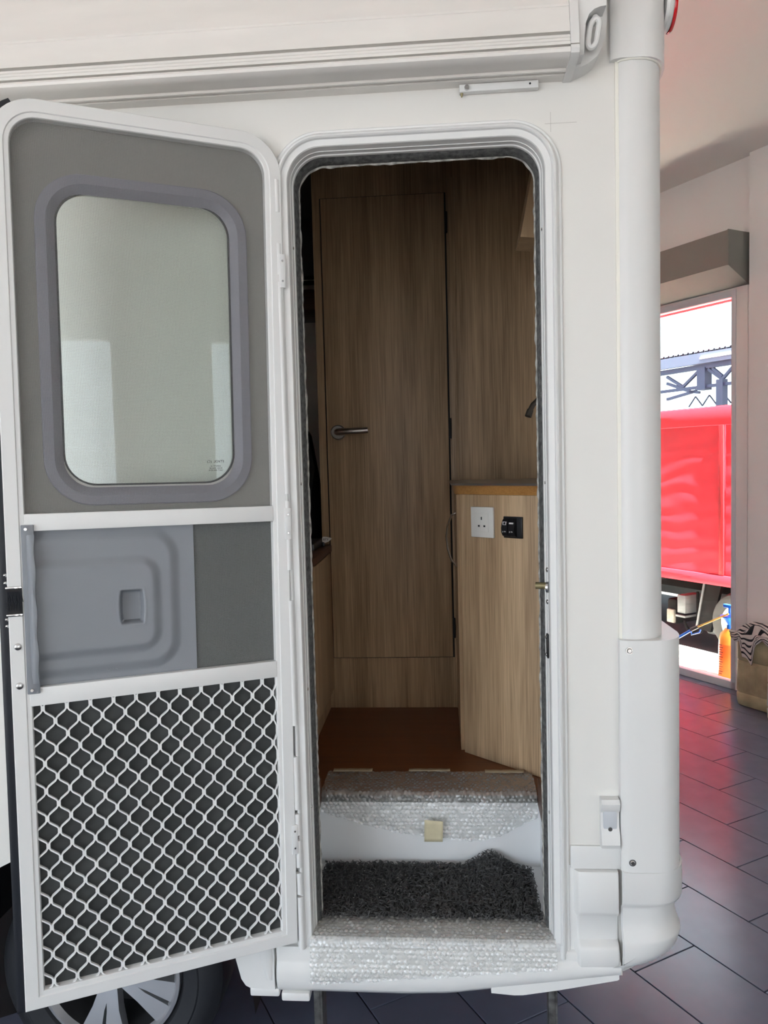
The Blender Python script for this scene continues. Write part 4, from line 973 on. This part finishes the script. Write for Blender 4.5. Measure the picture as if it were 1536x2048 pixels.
for i in range(6500):
    x = random.uniform(-0.322, 0.214); y = random.uniform(0.060, mat_edge(x)+0.004)
    z = MZ + 0.007 + mz(x, y) + random.uniform(0.0, 0.008); r_ = random.uniform(0.0032, 0.0060)
    q = Matrix.Rotation(random.uniform(0, 2*PI), 3, 'Z') @ Matrix.Rotation(random.uniform(-1.3, 1.3), 3, 'X')
    n_ = 5; a0 = random.uniform(0, 6.28); sp_ = random.uniform(3.0, 4.8)
    mb.tube([Vector((x, y, z)) + q @ Vector((r_*math.cos(a0+sp_*k/n_), r_*math.sin(a0+sp_*k/n_), 0.0015*(k-2.5))) for k in range(n_+1)], 0.0010, 4, caps=False)
o = mb.build('coil_pile', MATM, mt, world=True, weld=False, recalc=False); o['kind'] = 'stuff'

def wrap(name, label, prof, length, x0, x1, cut, seed, crumple=0.004, bub=0.0044):
    """bubble film laid along a folded (y, z) profile; cut(x) = how far along it reaches"""
    S = [0.0]
    for a, b in zip(prof, prof[1:]): S.append(S[-1]+math.hypot(b[0]-a[0], b[1]-a[1]))
    def at(s_):
        for i in range(len(prof)-1):
            if s_ <= S[i+1] or i == len(prof)-2:
                f = (s_-S[i])/(S[i+1]-S[i]); a, b = prof[i], prof[i+1]
                d = Vector((b[0]-a[0], b[1]-a[1])).normalized()
                return a[0]+(b[0]-a[0])*f, a[1]+(b[1]-a[1])*f, d
    nx = int((x1-x0)/0.0019); 
    rows = []
    ns = int(length/0.0019)
    pit = 0.0120
    for i in range(ns+1):
        row = []
        for j in range(nx+1):
            x = x0+(x1-x0)*j/nx; s_ = cut(x)*i/ns
            y, z, d = at(s_)
            n_ = Vector((-d.y, d.x))
            if n_.x > 0.2 or (abs(n_.x) <= 0.2 and n_.y < 0): n_ = -n_
            gy = s_/(pit*0.866); rI = round(gy); gx = x/pit - 0.5*(rI % 2); cI = round(gx)
            dd = math.hypot((gx-cI)*pit, (gy-rI)*pit*0.866)/(pit*0.46)
            pop = noise.noise(Vector((cI*7.13, rI*3.7, seed)))
            h = bub*math.sqrt(max(0, 1-dd*dd))*max(0.12, 0.55+1.0*pop) if dd < 1 else 0
            h += crumple*(0.5+noise.noise(Vector((x*18, s_*22, seed))) ) + crumple*0.6*noise.noise(Vector((x*55, s_*50, seed)))
            h = max(h, 0.0006)
            row.append((x + 0.002*noise.noise(Vector((s_*40, j*0.02, seed))), y+n_.x*h, z+n_.y*h))
        rows.append(row)
    o = MB().loft(rows).build(name, BUBBLE, None, smooth=60, weld=False)
    return tag(o, label, 'bubble wrap', 'bubble wrap sheets on the steps')
def cut1(x):
    t = [(-0.335, 0.175), (-0.30, 0.185), (-0.20, 0.215), (-0.08, 0.238), (0.02, 0.248), (0.08, 0.250), (0.14, 0.236), (0.20, 0.205), (0.24, 0.185)]
    for (a, va), (b, vb) in zip(t, t[1:]):
        if x <= b: return va+(vb-va)*max(0, (x-a)/(b-a)) + 0.003*noise.noise(Vector((x*60, 0, 0)))
    return t[-1][1]
pr1 = [(0.440, FZ+0.002), (0.322, FZ+0.003), (0.311, FZ-0.002), (0.3075, FZ-0.014), (0.303, FZ-0.06), (0.300, FZ-0.20)]
wrap('bubble_wrap', 'crumpled bubble wrap folded over the upper step edge', pr1, 0.25, -0.330, 0.235, cut1, 2.0, 0.005)
def cut2(x): return 0.178 - 0.045*(x+0.31)/0.545 + 0.004*noise.noise(Vector((x*45, 0, 4)))
pr2 = [(0.064, 0.5035), (0.045, 0.5025), (-0.004, 0.5025), (-0.0155, 0.4985), (-0.020, 0.490), (-0.0235, 0.470), (-0.028, 0.43), (-0.024, 0.36)]
wrap('bubble_wrap', 'bubble wrap strip laid over the door threshold and outer sill', pr2, 0.178, -0.312, 0.233, cut2, 5.0, 0.0020, 0.0048)

def tape(label, pts, m_, th=0.0006):
    o = MB().loft([[Vector(p) for p in row] for row in pts]).build('masking_tape', m_)
    s_ = o.modifiers.new('thickness', 'SOLIDIFY'); s_.thickness = th; s_.offset = 1
    return tag(o, label, 'tape', 'masking tape pieces')
def flat_tape(label, xa, xb, y, wd_, z, m_, seed):
    rows = []
    for k in range(3):
        rows.append([(xa+(xb-xa)*i/14 + (0.003*noise.noise(Vector((k, i == 0, seed))) if i in (0, 14) else 0), y+wd_*(k-1)/2+0.001*noise.noise(Vector((i*0.7, k, seed))), z+0.0012*(1+noise.noise(Vector((i*0.6, k*0.4, seed))))) for i in range(15)])
    return tape(label, rows, m_)
flat_tape('dull masking tape on the wooden floor near the hinge side', -0.315, -0.205, 0.438, 0.022, FZ+0.009, TAPE2, 1)
flat_tape('middle strip of dull masking tape along the upper bubble wrap edge', -0.103, 0.012, 0.440, 0.018, FZ+0.009, TAPE2, 2)
flat_tape('dull masking tape reaching the foot of the angled cabinet', 0.108, 0.215, 0.432, 0.020, FZ+0.009, TAPE2, 3)
def note(xa, za, xb, zb_, sl, y0, dy):
    rows = []
    for k in range(7):
        f = k/6
        rows.append([(xa+(xb-xa)*i/8 - sl*f + 0.0008*noise.noise(Vector((k*2, i*3, 8))), y0+dy*f-0.0015*math.sin(f*PI*2)*0.6+0.0008*noise.noise(Vector((i, k, 3))), za+(zb_-za)*f - 0.004*i/8*(1-f) ) for i in range(9)])
    return rows
tape('square of cream masking tape stuck below the upper bubble wrap', note(-0.058, 0.636, -0.010, 0.572, 0.002, 0.279, 0.012), TAPE)
